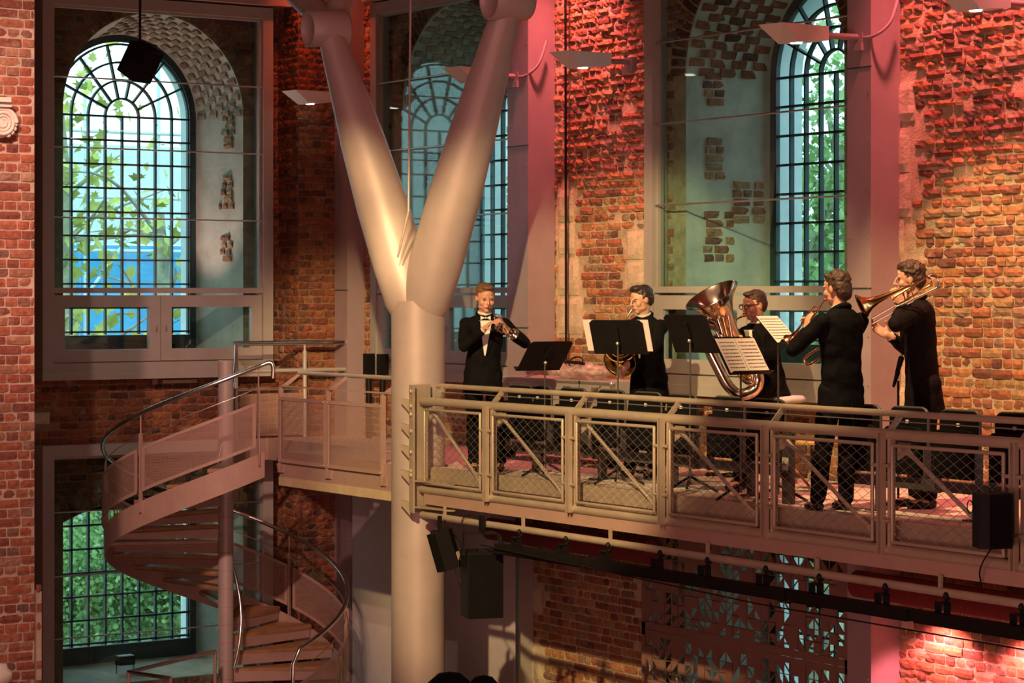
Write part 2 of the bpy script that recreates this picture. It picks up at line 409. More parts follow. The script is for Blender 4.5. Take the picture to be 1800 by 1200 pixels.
def opening_loop(o, n=32):
    a, b, zb, zt = o; L = [(a, zb), (b, zb)]
    for k in range(n+1):
        u = b + (a-b)*(.5-.5*math.cos(math.pi*k/n)); L.append((u, zt(u)))
    return L
def reveal(mb, pf, pb, of, ob):
    A = opening_loop(of); B = opening_loop(ob); n = len(A)
    mb.add([pf(*p) for p in A] + [pb(*p) for p in B], [(i, (i+1)%n, n+(i+1)%n, n+i) for i in range(n)])
ptR = lambda off: (lambda u, z: V((u, YW+off, z)))
ptL = lambda off: (lambda u, z: V((XW-off, u, z)))
def make_wall(name, pt, u0, u1, cs, mortar):
    mb = MB(); ops = sum([openings(c, RF) for c in cs], []); opb = sum([openings(c, RB, True) for c in cs], [])
    wall_faces(mb, pt(0), u0, u1, FLOOR, ZC, ops)
    wo = mb.build(name, mortar, kind='structure', fixn=False)
    mo = MB(); wall_faces(mo, pt(DEP+.38), u0-.8, u1+.8, FLOOR-.2, ZC, opb); mo.build('outer_face', 'outer_stone', wo, fixn=False)
    mr = MB()
    for of, ob in zip(ops, opb): reveal(mr, pt(0), pt(DEP), of, ob)
    mr.build('reveal', 'plaster', wo, fixn=False)
    mj = MB()
    for ob in opb: reveal(mj, pt(DEP), pt(DEP+.38), ob, ob)
    mj.build('outer_reveal', 'outer_stone', wo, fixn=False)
    return wo
wall_right = make_wall('wall_right', ptR, -25.05, 3.0, [W2C, W3C, W4C], 'mortar')
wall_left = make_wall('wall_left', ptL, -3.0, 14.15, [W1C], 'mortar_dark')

# brick meshes, shared by alike pieces
def brick_mesh(L, H, D, rough, seed, nm):
    rnd = random.Random(seed); nx = 4 if L > .15 else 2; nz = 2; vs = []; fs = []
    for j in range(nz+1):
        for i in range(nx+1):
            x = -L/2 + L*i/nx; z = -H/2 + H*j/nz; e = (i in (0, nx)) + (j in (0, nz))
            vs.append((x + rnd.uniform(-1, 1)*rough*.35, D + rnd.uniform(-1, 1)*rough*.6 - (.004+rough*.3)*e, z + rnd.uniform(-1, 1)*rough*.25))
    W = nx+1
    for j in range(nz):
        for i in range(nx): fs.append((j*W+i, j*W+i+1, (j+1)*W+i+1, (j+1)*W+i))
    per = [i for i in range(W)] + [j*W+nx for j in range(1, nz+1)] + [nz*W+i for i in range(nx-1, -1, -1)] + [j*W for j in range(nz-1, 0, -1)]
    b0 = len(vs)
    for k in per:
        x, y, z = vs[k]; vs.append((x*1.0, -.01, z))
    n = len(per)
    for i in range(n): fs.append((per[i], b0+i, b0+(i+1)%n, per[(i+1)%n]))
    me = bpy.data.meshes.new(nm); me.from_pydata(vs, [], fs); me.polygons.foreach_set('use_smooth', [False]*len(fs))
    return me, vs, fs
BR = {}
CH = .084
for rg, rv in (('s', .006), ('m', .013), ('r', .015)):
    for kind, L in (('S', .216), ('H', .104)):
        BR[rg+kind] = [brick_mesh(L, .068 if rg != 'r' else .066, .014 if rg == 's' else .02, rv, hash_ := (17*i + len(kind)*3 + int(rv*1e4)), 'brick_%s%s%d' % (rg, kind, i)) for i in range(8)]
MEMAT = {}
def mesh_with(me, m):
    k = (me.name, m)
    if k not in MEMAT:
        c = me.copy(); c.materials.clear(); c.materials.append(M[m]); MEMAT[k] = c
    return MEMAT[k]
def lay_bricks(wall, P, U, N, u0, u1, z0, z1, skip, roughf, bm_, hidden, limit=300, seed=1):
    """P(u,z) point on the face; U, N unit vectors along and out of the face"""
    rnd = random.Random(seed); R = Matrix((U, N, V((0, 0, 1)))).transposed(); out = []
    k = int((z0 - FLOOR)/CH); z = FLOOR + k*CH
    while z < z1:
        st = (k % 2 == 0); u = u0 - (.056 if st else .0) - rnd.uniform(0, .05)
        while u < u1:
            if rnd.random() < .08: kd = 'H' if st else 'S'
            else: kd = 'S' if st else 'H'
            L = .216 if kd == 'S' else .104; uc = u + L/2 + .006
            a = max(u, u0); b = min(u + L + .0, u1); sx = (b - a) / L
            if sx > .25 and not skip((a+b)/2, z + CH/2, (b-a)/2):
                rg = roughf((a+b)/2, z); 
                if not (rg == 'r' and rnd.random() < .03):
                    out.append(((a+b)/2, z + CH/2 + rnd.uniform(-.003, .003), kd, rg, sx, rnd.uniform(-.006, .006) + (rnd.uniform(-.009, .010) if rg == 'r' else 0), rnd.uniform(-.02, .02) if rg != 's' else rnd.uniform(-.008, .008)))
            u += L + .013
        z += CH; k += 1
    scored = []
    for i, b in enumerate(out):
        p = P(b[0], b[1]); px, py, d = proj(p)
        vis = -20 < px < 1820 and -20 < py < 1220 and not hidden(b[0], b[1])
        scored.append((0 if vis else 1, d * (1 if b[2] == 'S' else 1.6), i))
    scored.sort(); parts = set(i for v, _, i in scored[:limit] if v == 0)
    st_v = []; st_f = []
    for i, (uc, zc, kd, rg, sx, pr, rot) in enumerate(out):
        me, vs, fs = rnd.choice(BR[rg + kd])
        Mx = Matrix.Translation(P(uc, zc) + N * pr) @ R.to_4x4() @ Matrix.Rotation(rot, 4, 'Y') @ Matrix.Diagonal((sx, 1, 1, 1))
        if i in parts:
            o = bpy.data.objects.new('brick', mesh_with(me, bm_)); COL.objects.link(o); o.parent = wall; o.matrix_world = Mx
        else:
            o0 = len(st_v); st_v += [tuple(Mx @ V(q)) for q in vs]; st_f += [tuple(j + o0 for j in f) for f in fs]
    if st_v:
        me = bpy.data.meshes.new('brickwork'); me.from_pydata(st_v, [], st_f); me.materials.append(M[bm_]); 
        o = bpy.data.objects.new('brickwork', me); COL.objects.link(o); o.parent = wall; o['kind'] = 'stuff'
def in_open(ops, u, z, hw, grow=.0):
    for a, b, zb, zt in ops:
        if a - hw*.6 - grow < u < b + hw*.6 + grow and zb - .03 < z:
            uu = min(max(u, a+.001), b-.001)
            if z < zt(uu) + .04 + grow: return True
    return False
# stone quoins (u0, u1, z0, z1) on the right wall
QR = [(-20.25, -19.80, 1.25, 2.05), (-20.25, -19.95, 2.08, 2.75), (-19.05, -18.75, 1.72, 2.30),
      (-15.28, -14.95, 1.55, 3.10), (-15.28, -15.02, .55, 1.50), (-15.28, -14.9, 3.15, 3.5), (-20.28, -19.95, .1, .7),
      (-21.1, -20.80, -1.40, -.75), (-21.1, -20.56, -1.70, -1.43), (-21.1, -20.80, -2.05, -1.72), (-21.1, -20.48, -3.3, -2.07),
      (-18.75, -18.5, -2.0, -1.2), (-18.55, -18.3, 0.15, .6)]
QL = [(9.2, 10.02, -.28, .2), (9.2, 9.95, .22, .62), (10.2, 10.5, .2, .34)]
def in_q(Q, u, z, hw): return any(a - hw*.7 < u < b + hw*.7 and c - .035 < z < d + .035 for a, b, c, d in Q)
def put_quoins(wall, P, U, N, Q, seed):
    rnd = random.Random(seed)
    for a, b, c, d in Q:
        k = max(1, round((d-c)/.36)); h = (d-c)/k
        for i in range(k):
            mb = MB(); nx, nz = 6, 5; j = []
            a2 = a; b2 = b - (rnd.uniform(0, .12) if i % 2 else 0)
            vs = []
            for q in range(nz+1):
                for p in range(nx+1):
                    e = (p in (0, nx)) or (q in (0, nz))
                    vs.append(P(a2+.006 + (b2-a2-.012)*p/nx, c+h*i+.005 + (h-.01)*q/nz) + N*((.006 if e else .022) + rnd.uniform(0, .008)))
            base = len(vs); W = nx+1
            per = [p for p in range(W)] + [q*W+nx for q in range(1, nz+1)] + [nz*W+p for p in range(nx-1, -1, -1)] + [q*W for q in range(nz-1, 0, -1)]
            vs2 = vs + [vs[p] - N*.04 for p in per]; n = len(per)
            fs = [(q*W+p, q*W+p+1, (q+1)*W+p+1, (q+1)*W+p) for q in range(nz) for p in range(nx)] + [(per[i2], base+i2, base+(i2+1)%n, per[(i2+1)%n]) for i2 in range(n)]
            mb.add(vs2, fs, False); mb.build('stone_block', 'stone', wall, fixn=True)
opsR = sum([openings(c, RF) for c in (W2C, W3C, W4C)], []); opsL = openings(W1C, RF)
UR, NR = V((-1, 0, 0)), V((0, -1, 0)); UL, NL = V((0, 1, 0)), V((1, 0, 0))
hidR = lambda u, z: any(abs(u-c) < 1.5 and (z > .75 or z < -.1) for c in (W2C, W3C, W4C)) or u < -20.2 and u > -21 and z > -.3
hidL = lambda u, z: abs(u-11.76) < 1.45 and (z > .75 or z < -.05) or u < 9.2
def roughR(u, z):
    v = noise.noise(V((u*.8, z*.5, 3.1)))
    if z > 2.3 + v*.9: return 'r'
    if z < -1.0 and u > -15.6 and u < -14.3 + v: return 'r'
    return 's' if z < 1.4 else 'm'
lay_bricks(wall_right, lambda u, z: V((u, YW, z)), UR, NR, -24.56, -10.6, -3.3, 5.6, lambda u, z, hw: in_open(opsR, u, z, hw, .2) or in_q(QR, u, z, hw), roughR, 'brick_warm', hidR, seed=11)
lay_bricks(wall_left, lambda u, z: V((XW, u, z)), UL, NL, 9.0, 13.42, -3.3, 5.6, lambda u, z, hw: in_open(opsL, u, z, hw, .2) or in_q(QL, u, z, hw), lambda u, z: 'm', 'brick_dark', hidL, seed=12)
put_quoins(wall_right, lambda u, z: V((u, YW, z)), UR, NR, QR, 3); put_quoins(wall_left, lambda u, z: V((XW, u, z)), UL, NL, QL, 4)

# voussoirs round every opening (on the face) and bricks lining the vaults and jambs
def ring_bricks(wall, pt, N, c, tall, bm_, lim):
    objs = []; D3 = pt(0)(1, 0) - pt(0)(0, 0)
    if tall:
        n = 42
        for i in range(n):
            a = math.pi*(i+.5)/n; rc = RF + .125; d = D3*math.cos(a) + CZ*math.sin(a); t = D3*(-math.sin(a)) + CZ*math.cos(a)
            objs.append((pt(0)(c, SPR) + d*rc, d, t))
    else:
        n = 26
        for i in range(n):
            u = c - RF + 2*RF*(i+.5)/n; a = math.pi/2 - (u-c)*.28; d = D3*math.cos(a) + CZ*math.sin(a); t = D3*(-math.sin(a)) + CZ*math.cos(a)
            objs.append((pt(0)(u, top_seg(RF, c)(u)) + d*.125, d, t))
    for p, d, t in objs:
        me, vs, fs = random.choice(BR['mS']); R = Matrix((d, N, t)).transposed()
        o = bpy.data.objects.new('brick', mesh_with(me, bm_)); COL.objects.link(o); o.parent = wall; o.matrix_world = Matrix.Translation(p) @ R.to_4x4()
for c in (W2C, W3C): ring_bricks(wall_right, ptR, NR, c, True, 'brick_dark', 0); ring_bricks(wall_right, ptR, NR, c, False, 'brick_dark', 0)
ring_bricks(wall_left, ptL, NL, W1C, True, 'brick_dark', 0); ring_bricks(wall_left, ptL, NL, W1C, False, 'brick_dark', 0)
def vault_bricks(wall, pt, c, side, bm_, seed, jamb_dark, patches):
    """bricks lining the vault and in patches on the jamb the camera sees"""
    rnd = random.Random(seed); D3 = pt(0)(1, 0) - pt(0)(0, 0); DN = pt(1)(0, 0) - pt(0)(0, 0)
    na = 38
    for i in range(na):
        a = math.pi*(i+.5)/na
        rad = D3*math.cos(a) + CZ*math.sin(a)
        for j in range(4):
            w = .02 + .232*j + (.11 if i % 2 else 0) + .11
            if w > DEP - .1: continue
            if side*math.cos(a) < -.35: continue
            R_ = RF + (RB-RF)*w/DEP; p = pt(0)(c, SPR) + DN*w + rad*R_; tan = (D3*(-math.sin(a)) + CZ*math.cos(a))
            me, vs, fs = rnd.choice(BR['mS']); R = Matrix((DN, -rad, tan)).transposed()
            o = bpy.data.objects.new('brick', mesh_with(me, bm_)); COL.objects.link(o); o.parent = wall
            o.matrix_world = Matrix.Translation(p - rad*.0) @ R.to_4x4() @ Matrix.Diagonal((1, .8, 1.15, 1))
    for (w0_, w1_, za, zb) in patches:
        z = za; k = 0
        while z < zb:
            w = w0_ + rnd.uniform(-.03, .03)
            while w < w1_ - .04:
                kd = 'S' if rnd.random() < .45 else 'H'; L = .216 if kd == 'S' else .104
                L2 = min(L, w1_ + rnd.uniform(-.02, .03) - w); me, vs, fs = rnd.choice(BR['m' + kd]); wc = w + L2/2
                R_ = RF + (RB-RF)*wc/DEP; p = pt(0)(c + side*R_, z + .04) + DN*wc
                if L2 > .05:
                    R = Matrix((DN, -D3*side, CZ)).transposed(); o = bpy.data.objects.new('brick', mesh_with(me, jamb_dark)); COL.objects.link(o); o.parent = wall
                    o.matrix_world = Matrix.Translation(p) @ R.to_4x4() @ Matrix.Diagonal((L2/L, 1, 1, 1))
                w += L2 + .014
            z += .084; k += 1
vault_bricks(wall_left, ptL, W1C, 1, 'brick_lime', 5, 'brick_warm', [(.17, .42, 3.40, 3.80), (.20, .46, 2.68, 3.05), (.22, .47, 2.05, 2.36)])
vault_bricks(wall_right, ptR, W3C, -1, 'brick_dark', 6, 'brick_warm', [(.2, .44, 3.50, 3.78), (.2, .42, 2.78, 3.2), (.5, .88, 2.36, 2.70), (.2, .5, 1.98, 2.42)])
vault_bricks(wall_right, ptR, W2C, -1, 'brick_lime', 8, 'brick_warm', [(.3, .8, 2.9, 3.3), (.2, .5, 2.0, 2.4)])

# pilaster in the corner and the big pier at the left edge
def brick_block(name, x0, x1, y0, y1, z0, z1, faces, bm_, mm, rf, seed, label=None):
    mb = MB(); mb.box((x0, y0, z0), (x1, y1, z1)); o = mb.build(name, mm, kind='structure')
    for fc in faces:
        if fc == 'X': lay_bricks(o, lambda u, z: V((x1, u, z)), V((0, 1, 0)), V((1, 0, 0)), y0+.003, y1-.003, z0, z1, lambda *a: False, rf, bm_, lambda u, z: False, 300 if fc == faces[0] else 0, seed)
        if fc == 'Y-': lay_bricks(o, lambda u, z: V((u, y0, z)), V((-1, 0, 0)), V((0, -1, 0)), x0+.003, x1-.003, z0, z1, lambda *a: False, rf, bm_, lambda u, z: False, 0, seed+1)
        if fc == 'Y+': lay_bricks(o, lambda u, z: V((u, y1, z)), V((1, 0, 0)), V((0, 1, 0)), x0+.003, x1-.003, z0, z1, lambda *a: False, rf, bm_, lambda u, z: False, 0, seed+2)
    return o
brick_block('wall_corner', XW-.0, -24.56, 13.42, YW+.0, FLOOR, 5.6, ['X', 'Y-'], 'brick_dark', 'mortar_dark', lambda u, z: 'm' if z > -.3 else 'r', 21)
pier = brick_block('wall_pier', -21.2, -19.6, 6.2, 8.07, FLOOR, 6.2, ['X', 'Y-'], 'brick_pier', 'mortar_pier', lambda u, z: 's', 31)
brick_block('wall_pier_foot', -21.2, -19.58, 8.08, 8.13, FLOOR, -.95, ['X'], 'brick_pier', 'mortar_pier', lambda u, z: 's', 37)

# remaining shell
mb = MB(); mb.box((-25.05, -10, FLOOR-.2), (3.2, YW, FLOOR)); fl = mb.build('floor', 'concrete', kind='structure')
mb = MB(); mb.box((-26.2, -10.2, ZC), (3.2, YW+1.2, ZC+.2)); mb.build('ceiling', 'red_wood', kind='structure')
mb = MB(); mb.box((-26, -10.2, FLOOR), (3.2, -10, ZC)); mb.build('wall_back', 'mortar_pier', kind='structure')
mb = MB(); mb.box((3.0, -10.2, FLOOR), (3.2, YW+1.2, ZC)); mb.build('wall_near', 'mortar_pier', kind='structure')
mb = MB(); mb.box((XW-.3, -10, FLOOR), (XW, -2.9, ZC)); mb.build('wall_far', 'mortar_dark', kind='structure')

# ------------------------------------------------------------------ windows
wn = [0]
def win_root():
    wn[0] += 1; o = bpy.data.objects.new('window_%d' % wn[0], None); COL.objects.link(o); o['kind'] = 'structure'; o.empty_display_size = .1; return o
def outer_window(pt, c, tall):
    """small-paned iron window at the outer end of a reveal"""
    w0 = win_root(); D3 = pt(0)(1, 0) - pt(0)(0, 0); DN = pt(1)(0, 0) - pt(0)(0, 0); o = DEP - .03
    P = pt(o); hw = .865; cw = hw/4; zb = 1.22 if tall else -2.46; nrow = 9 if tall else 6
    zt = SPR if tall else -.78; rh = (zt - zb)/nrow
    fr = MB(); th = DN*.05
    # surround that fills the reveal
    def ring(inner, outer):
        n = len(inner)
        for i in range(n - 1):
            a, b, c2, d = inner[i], inner[i+1], outer[i+1], outer[i]
            fr.prism([a, b, c2, d], th)
    if tall:
        inn = [P(c-hw-.03, zb-.04)] + [P(c, SPR) + D3*math.cos(a)*(hw+.03) + CZ*math.sin(a)*(hw+.03) for a in [math.pi - math.pi*k/32 for k in range(33)]] + [P(c+hw+.03, zb-.04)]
        out = [P(c-RB-.02, zb-.04)] + [P(c, SPR) + D3*math.cos(a)*(RB+.02) + CZ*math.sin(a)*(RB+.02) for a in [math.pi - math.pi*k/32 for k in range(33)]] + [P(c+RB+.02, zb-.04)]
        ring(inn, out); fr.prism([P(c-RB-.02, SILL_B-.05), P(c+RB+.02, SILL_B-.05), P(c+RB+.02, zb-.04), P(c-RB-.02, zb-.04)], th)
    else:
        f = top_seg(RB, c, LOW_T)
        fr.prism([P(c-RB-.02, LOW_B+.05), P(c+RB+.02, LOW_B+.05), P(c+RB+.02, zb-.04), P(c-RB-.02, zb-.04)], th)
        for s in (-1, 1): fr.prism([P(c+s*(hw+.03), zb-.04), P(c+s*(RB+.02), zb-.04), P(c+s*(RB+.02), zt+.02), P(c+s*(hw+.03), zt+.02)], th)
        fr.prism([P(c-RB-.02, zt+.02), P(c+RB+.02, zt+.02)] + [P(c+RB*k/8, f(c+RB*k/8)+.03) for k in range(8, -9, -1)], th)
    fr.build('window_frame', 'iron_dark', w0)
    gl = MB()
    for k in range(-4, 5):
        if k == 0 and tall: gl.bar(P(c, zb), P(c, zt), .022, .05, DN)
        else: gl.bar(P(c+k*cw, zb-.03), P(c+k*cw, zt), .022, .05, DN)
    for j in range(nrow+1): gl.bar(P(c-hw-.02, zb+j*rh), P(c+hw+.02, zb+j*rh), .022, .05, DN)
    if tall:
        for k in (1, 2, 3, 4):
            path = arc(P(c, SPR), cw*k, 0, math.pi, 24, D3, CZ)
            for a, b in zip(path, path[1:]): gl.bar(a, b, .022, .05, DN)
        for k in range(6):
            a = math.pi*(k+1)/7; d = D3*math.cos(a) + CZ*math.sin(a)
            gl.bar(P(c, SPR)+d*cw, P(c, SPR)+d*hw, .022, .05, DN)
    gl.build('glazing_bar', 'iron_dark', w0)
    # panes
    pm = MB(); a = -cw/2+.012; b = cw/2-.012; g = -rh/2+.012; h = rh/2-.012
    pm.add([D3*a+CZ*g, D3*b+CZ*g, D3*b+CZ*h, D3*a+CZ*h], [(0, 1, 2, 3)]); me = pm.mesh('pane'); me.materials.append(M['glass_outer'])
    for k in range(8):
        for j in range(nrow):
            o2 = bpy.data.objects.new('pane', me); COL.objects.link(o2); o2.parent = w0; o2.location = P(c-hw+cw*(k+.5), zb+rh*(j+.5)) + DN*.02
    if tall:
        for ring_ in range(4):
            for k in range(7 if ring_ else 1):
                a0, a1 = (math.pi*k/7, math.pi*(k+1)/7) if ring_ else (0, math.pi)
                r0, r1 = cw*ring_+.012*(ring_ > 0), cw*(ring_+1)-.012
                A = arc(P(c, SPR)+DN*.02, r1, a0+.01, a1-.01, 6, D3, CZ); B = arc(P(c, SPR)+DN*.02, r0, a0+.01, a1-.01, 6, D3, CZ) if ring_ else []
                pp = MB(); pp.add(A + B[::-1], [tuple(range(len(A)+len(B)))]); pp.build('pane', 'glass_outer', w0, fixn=False)
    return w0
outer_window(ptL, W1C, True); outer_window(ptL, W1C, False)
for c in (W2C, W3C): outer_window(ptR, c, True); outer_window(ptR, c, False)

def frame_ring(mb, P, DN, u0, u1, z0, z1, w, d0, d1):
    """rectangular frame, face width w, from depth d0 (room side) to d1"""
    def bx(a, b, c, d): 
        mb.prism([P(a, c) + DN*d0, P(b, c) + DN*d0, P(b, d) + DN*d0, P(a, d) + DN*d0], DN*(d1-d0))
    bx(u0, u1, z0, z0+w); bx(u0, u1, z1-w, z1); bx(u0, u0+w, z0+w, z1-w); bx(u1-w, u1, z0+w, z1-w)
def box_window(pt, c, hw, proud, upper=True, lower_glass=True):
    w0 = win_root(); P = pt(0); D3 = P(1, 0) - P(0, 0); DN = pt(1)(0, 0) - P(0, 0)
    u0, u1 = c-hw, c+hw; z0, z1 = (.76, 5.05) if upper else (-3.1, -.03)
    mb = MB(); frame_ring(mb, P, DN, u0, u1, z0, z1, .13, -proud, -.01)
    mb.build('window_frame', 'frame_paint', w0)
    mb = MB(); frame_ring(mb, P, DN, u0+.11, u1-.11, z0+.11, z1-.11, .05, -proud+.05, -proud+.12); mb.build('inner_frame', 'frame_paint', w0)
    if upper:
        mb = MB(); mb.prism([P(u0+.1, 1.68)-DN*(proud-.015), P(u1-.1, 1.68)-DN*(proud-.015), P(u1-.1, 1.74)-DN*(proud-.015), P(u0+.1, 1.74)-DN*(proud-.015)], DN*.14); mb.build('transom', 'frame_paint', w0)
        mb = MB(); mb.prism([P(u0-.01, .70)-DN*(proud+.02), P(u1+.01, .70)-DN*(proud+.02), P(u1+.01, .80)-DN*(proud+.02), P(u0-.01, .80)-DN*(proud+.02)], DN*(proud+.0)); mb.build('sill', 'frame_paint', w0)
        for s in (0, 1):
            a = u0+.14 if s == 0 else c+.005; b = c-.005 if s == 0 else u1-.14
            mb = MB(); frame_ring(mb, P, DN, a, b, .905, 1.655, .135, -proud+.02, -proud+.09); cs = mb.build('casement', 'frame_paint', w0)
            g = MB(); g.prism([P(a+.12, 1.02)-DN*(proud-.05), P(b-.12, 1.02)-DN*(proud-.05), P(b-.12, 1.54)-DN*(proud-.05), P(a+.12, 1.54)-DN*(proud-.05)], DN*.008); g.build('pane', 'glass_inner', cs)
            h = MB(); h.prism([P((b if s == 0 else a)+(-.06 if s == 0 else .05), 1.24)-DN*(proud), P((b if s == 0 else a)+(-.045 if s == 0 else .065), 1.24)-DN*(proud), P((b if s == 0 else a)+(-.045 if s == 0 else .065), 1.31)-DN*(proud), P((b if s == 0 else a)+(-.06 if s == 0 else .05), 1.31)-DN*(proud)], DN*.02); h.build('handle', 'aluminium', cs)
        zg0, zg1 = 1.74, 4.93; rods = [2.53, 3.32, 4.11]
    else:
        zg0, zg1 = -2.98, -.15; rods = [-.78, -1.5, -2.2]
    g = MB(); g.prism([P(u0+.12, zg0)-DN*(proud-.08), P(u1-.12, zg0)-DN*(proud-.08), P(u1-.12, zg1)-DN*(proud-.08), P(u0+.12, zg1)-DN*(proud-.08)], DN*.008); g.build('pane', 'glass_inner', w0)
    for z in rods:
        r = MB(); r.tube([P(u0+.10, z)-DN*(proud-.03), P(u1-.10, z)-DN*(proud-.03)], .009, 8); r.build('tension_rod', 'rod_steel', w0)
    return w0
PRL, PRR = .25, .20
box_window(ptL, 11.76, 1.45, PRL, True); box_window(ptL, 11.76, 1.45, PRL, False)
for c in (W2C, W3C): box_window(ptR, c, 1.55, PRR, True); box_window(ptR, c, 1.55, PRR, False)
# blind boxes above the tall windows
def trim_box(n, mb, m): return mb.build('trim_%d' % n, m, kind='structure')
mb = MB(); mb.box((XW, 10.15, 5.07), (XW+.36, 13.42, 5.23)); trim_box(1, mb, 'soffit_paint')
mb = MB(); mb.box((XW, 10.2, 5.23), (XW+.22, 13.38, 6.4)); bulk = trim_box(2, mb, 'red_wood')
for i in range(9):
    mb = MB(); z = 5.235 + i*.105; mb.box((XW+.22, 10.2, z), (XW+.245 + .004*(i % 3), 13.38, z+.095)); mb.build('plank', 'red_wood', bulk)
for k, c in enumerate((W2C, W3C)):
    mb = MB(); mb.box((c-1.58, YW-.30, 5.07), (c+1.50, YW, 5.8)); trim_box(3+k, mb, 'soffit_paint')
# upright steel posts beside the windows
def post(x0, x1, y0, y1, z0, z1, n):
    mb = MB(); mb.box((x0, y0, z0), (x1, y1, z1)); o = mb.build('trim_%d' % n, 'post_paint', kind='structure')
    bt = MB()
    z = z0 + .5; 
    while z < z1:
        for x in (x0+.03, x1-.03): bt.cyl((x, y0-.006, z), (x, y0+.01, z), .007, 8)
        z += .42
    bt.build('bolt', 'aluminium', o)
    z = z0 + 1.31
    while z < z1:
        j = MB(); j.box((x0-.002, y0-.004, z), (x1+.002, y0+.004, z+.012)); j.build('cover_strip', 'iron_dark', o); z += 1.9
    return o
post(-20.69, -20.30, 13.80, 14.14, 0, 6.2, 11); post(-15.38, -15.08, 13.80, 14.14, FLOOR, 6.2, 12)
post(-24.55, -24.25, 13.90, 14.14, FLOOR, 6.2, 13)

# black conduits
t = MB(); t.tube([onY(994, -60, 14.05), onY(995, 640, 14.05)], .013, 8); t.top('conduit', 'black_metal', 'thin black vertical conduit on brickwork between the second and third tall windows', 'pipe')
t = MB(); t.tube([V((-18.2, 14.6, 4.3)), V((-18.2, 14.6, .95))], .014, 8); t.top('conduit', 'black_metal', 'black vertical pipe standing inside the reveal of the tall right window', 'pipe')

# ------------------------------------------------------------------ outdoors
mb = MB(); mb.box((-90, -60, -3.9), (-26.5, 90, -3.8)); mb.build('ground', 'ground_mat', kind='structure')
mb = MB(); mb.box((-26.4, 15.6, -3.9), (40, 90, -3.8)); mb.build('ground', 'ground_mat', kind='structure')
def leaf_cloud(rnd, n, fn, size, mb):
    shp = [(0, -.5), (.22, -.28), (.5, -.12), (.3, .08), (.42, .34), (.14, .26), (0, .55), (-.14, .26), (-.42, .34), (-.3, .08), (-.5, -.12), (-.22, -.28)]
    for _ in range(n):
        p = fn(rnd); s = size*rnd.uniform(.6, 1.25); d = V((rnd.gauss(0, 1), rnd.gauss(0, 1), rnd.gauss(0, 1))).normalized(); x, y, _z = frame_of(d)
        vs = [p + x*a*s + y*b*s + d*(abs(a)*s*.25) for a, b in shp]; mb.add(vs, [tuple(range(12))])
def tree(name, base, trunk_h, branches, n, spread, size, label, lm='leaf_green', seed=1, tr=.16):
    rnd = random.Random(seed); t = thing(name, base, label, 'tree', 'trees outside the windows'); b = V(base)
    tk = MB(); top = b + V((rnd.uniform(-.3, .3), rnd.uniform(-.3, .3), trunk_h)); tk.tube(smooth_path([b, b + (top-b)*.5 + V((.12, .1, 0)), top], 5), [tr]*10 + [tr*.7], 9)
    tips = []
    for i in range(branches):
        q = b + (top-b)*rnd.uniform(.35, 1); e = q + V((rnd.gauss(0, 1)*spread[0]*.6, rnd.gauss(0, 1)*spread[1]*.6, rnd.uniform(-.1, 1)*spread[2]*.7)); 
        pth = smooth_path([q, q+(e-q)*.5+V((rnd.uniform(-.3, .3), rnd.uniform(-.3, .3), rnd.uniform(0, .4))), e], 4); tk.tube(pth, [tr*.35*(1-.8*k/(len(pth)-1)) for k in range(len(pth))], 5); tips += pth[3:]
    tk.build('trunk', 'bark', t)
    lf = MB(); c = b + V((0, 0, trunk_h))
    def fn(r):
        if r.random() < .5 and tips: return r.choice(tips) + V((r.gauss(0, .25), r.gauss(0, .25), r.gauss(0, .22)))
        return c + V((r.gauss(0, .5)*spread[0], r.gauss(0, .5)*spread[1], r.gauss(0, .5)*spread[2]))
    leaf_cloud(rnd, n, fn, size, lf); lf.build('foliage', lm, t, kind='stuff', fixn=False)
def at_x(x, y, X): return onX(x, y, X)
p = at_x(250, 300, -30); tree('maple_tree', (-30.2, p.y+.4, -3.8), 6.6, 16, 110, (1.2, 1.7, 1.7), .24, 'yellow-green leaves and twigs hanging outside the tall left window', 'leaf_yellow', 3, .10)
p = at_x(200, 150, -33); tree('maple_tree', (-33.5, p.y-.6, -3.8), 8.2, 14, 300, (1.6, 2.4, 1.6), .24, 'pale leafy crown behind the top of the tall left window', 'leaf_yellow', 9, .14)
for i, (x, X) in enumerate([(120, -30.2), (205, -30.8), (290, -30.3), (380, -31)]):
    q = at_x(x, 1050, X)
    tree('shrub', (X, q.y, -3.8), 1.6, 10, 5200, (.6, .95, 1.0), .075, ['dense green shrub at the left of the lower left window', 'dense green shrub in the middle of the lower left window', 'dense green shrub right of centre in the lower left window', 'dense green shrub beyond the right edge of the lower left window'][i], 'leaf_green', 20+i, .05)
for i, (x, Y) in enumerate([(1420, 19.5), (1500, 21.0), (1560, 19.0), (900, 20.0)]):
    q = onY(x, 300, Y)
    tree('leafy_tree', (q.x, Y, -3.8), [6.3, 7.5, 4.6, 6.0][i], 22, 1300, (1.1, 1.2, 2.4), .15, ['tree with pale trunk and bright leaves left in the tall right window', 'taller leafy tree filling the middle of the tall right window', 'lower bushy tree at the right edge of the tall right window', 'leafy tree behind the narrow middle window'][i], 'leaf_green', 40+i, .17)
sh = thing('scaffold_sheeting', (-37, 15, -3.8), 'blue and white sheeted scaffold outside the tall left window', 'scaffold')
for i in range(9):
    mb = MB(); y0 = 12.0 + i*1.35; mb.box((-37, y0, -3.8), (-36.96, y0+1.33, 2.5)); mb.build('blue_sheet', 'blue_sheet', sh)
    mb = MB(); mb.box((-37.1, y0, 2.52), (-37.06, y0+1.33, 4.2)); mb.build('pale_sheet', 'pale_sheet', sh)
    mb = MB(); mb.tube([(-36.8, y0, -3.8), (-36.8, y0, 5.6)], .03, 8); mb.build('pole', 'outer_stone', sh)
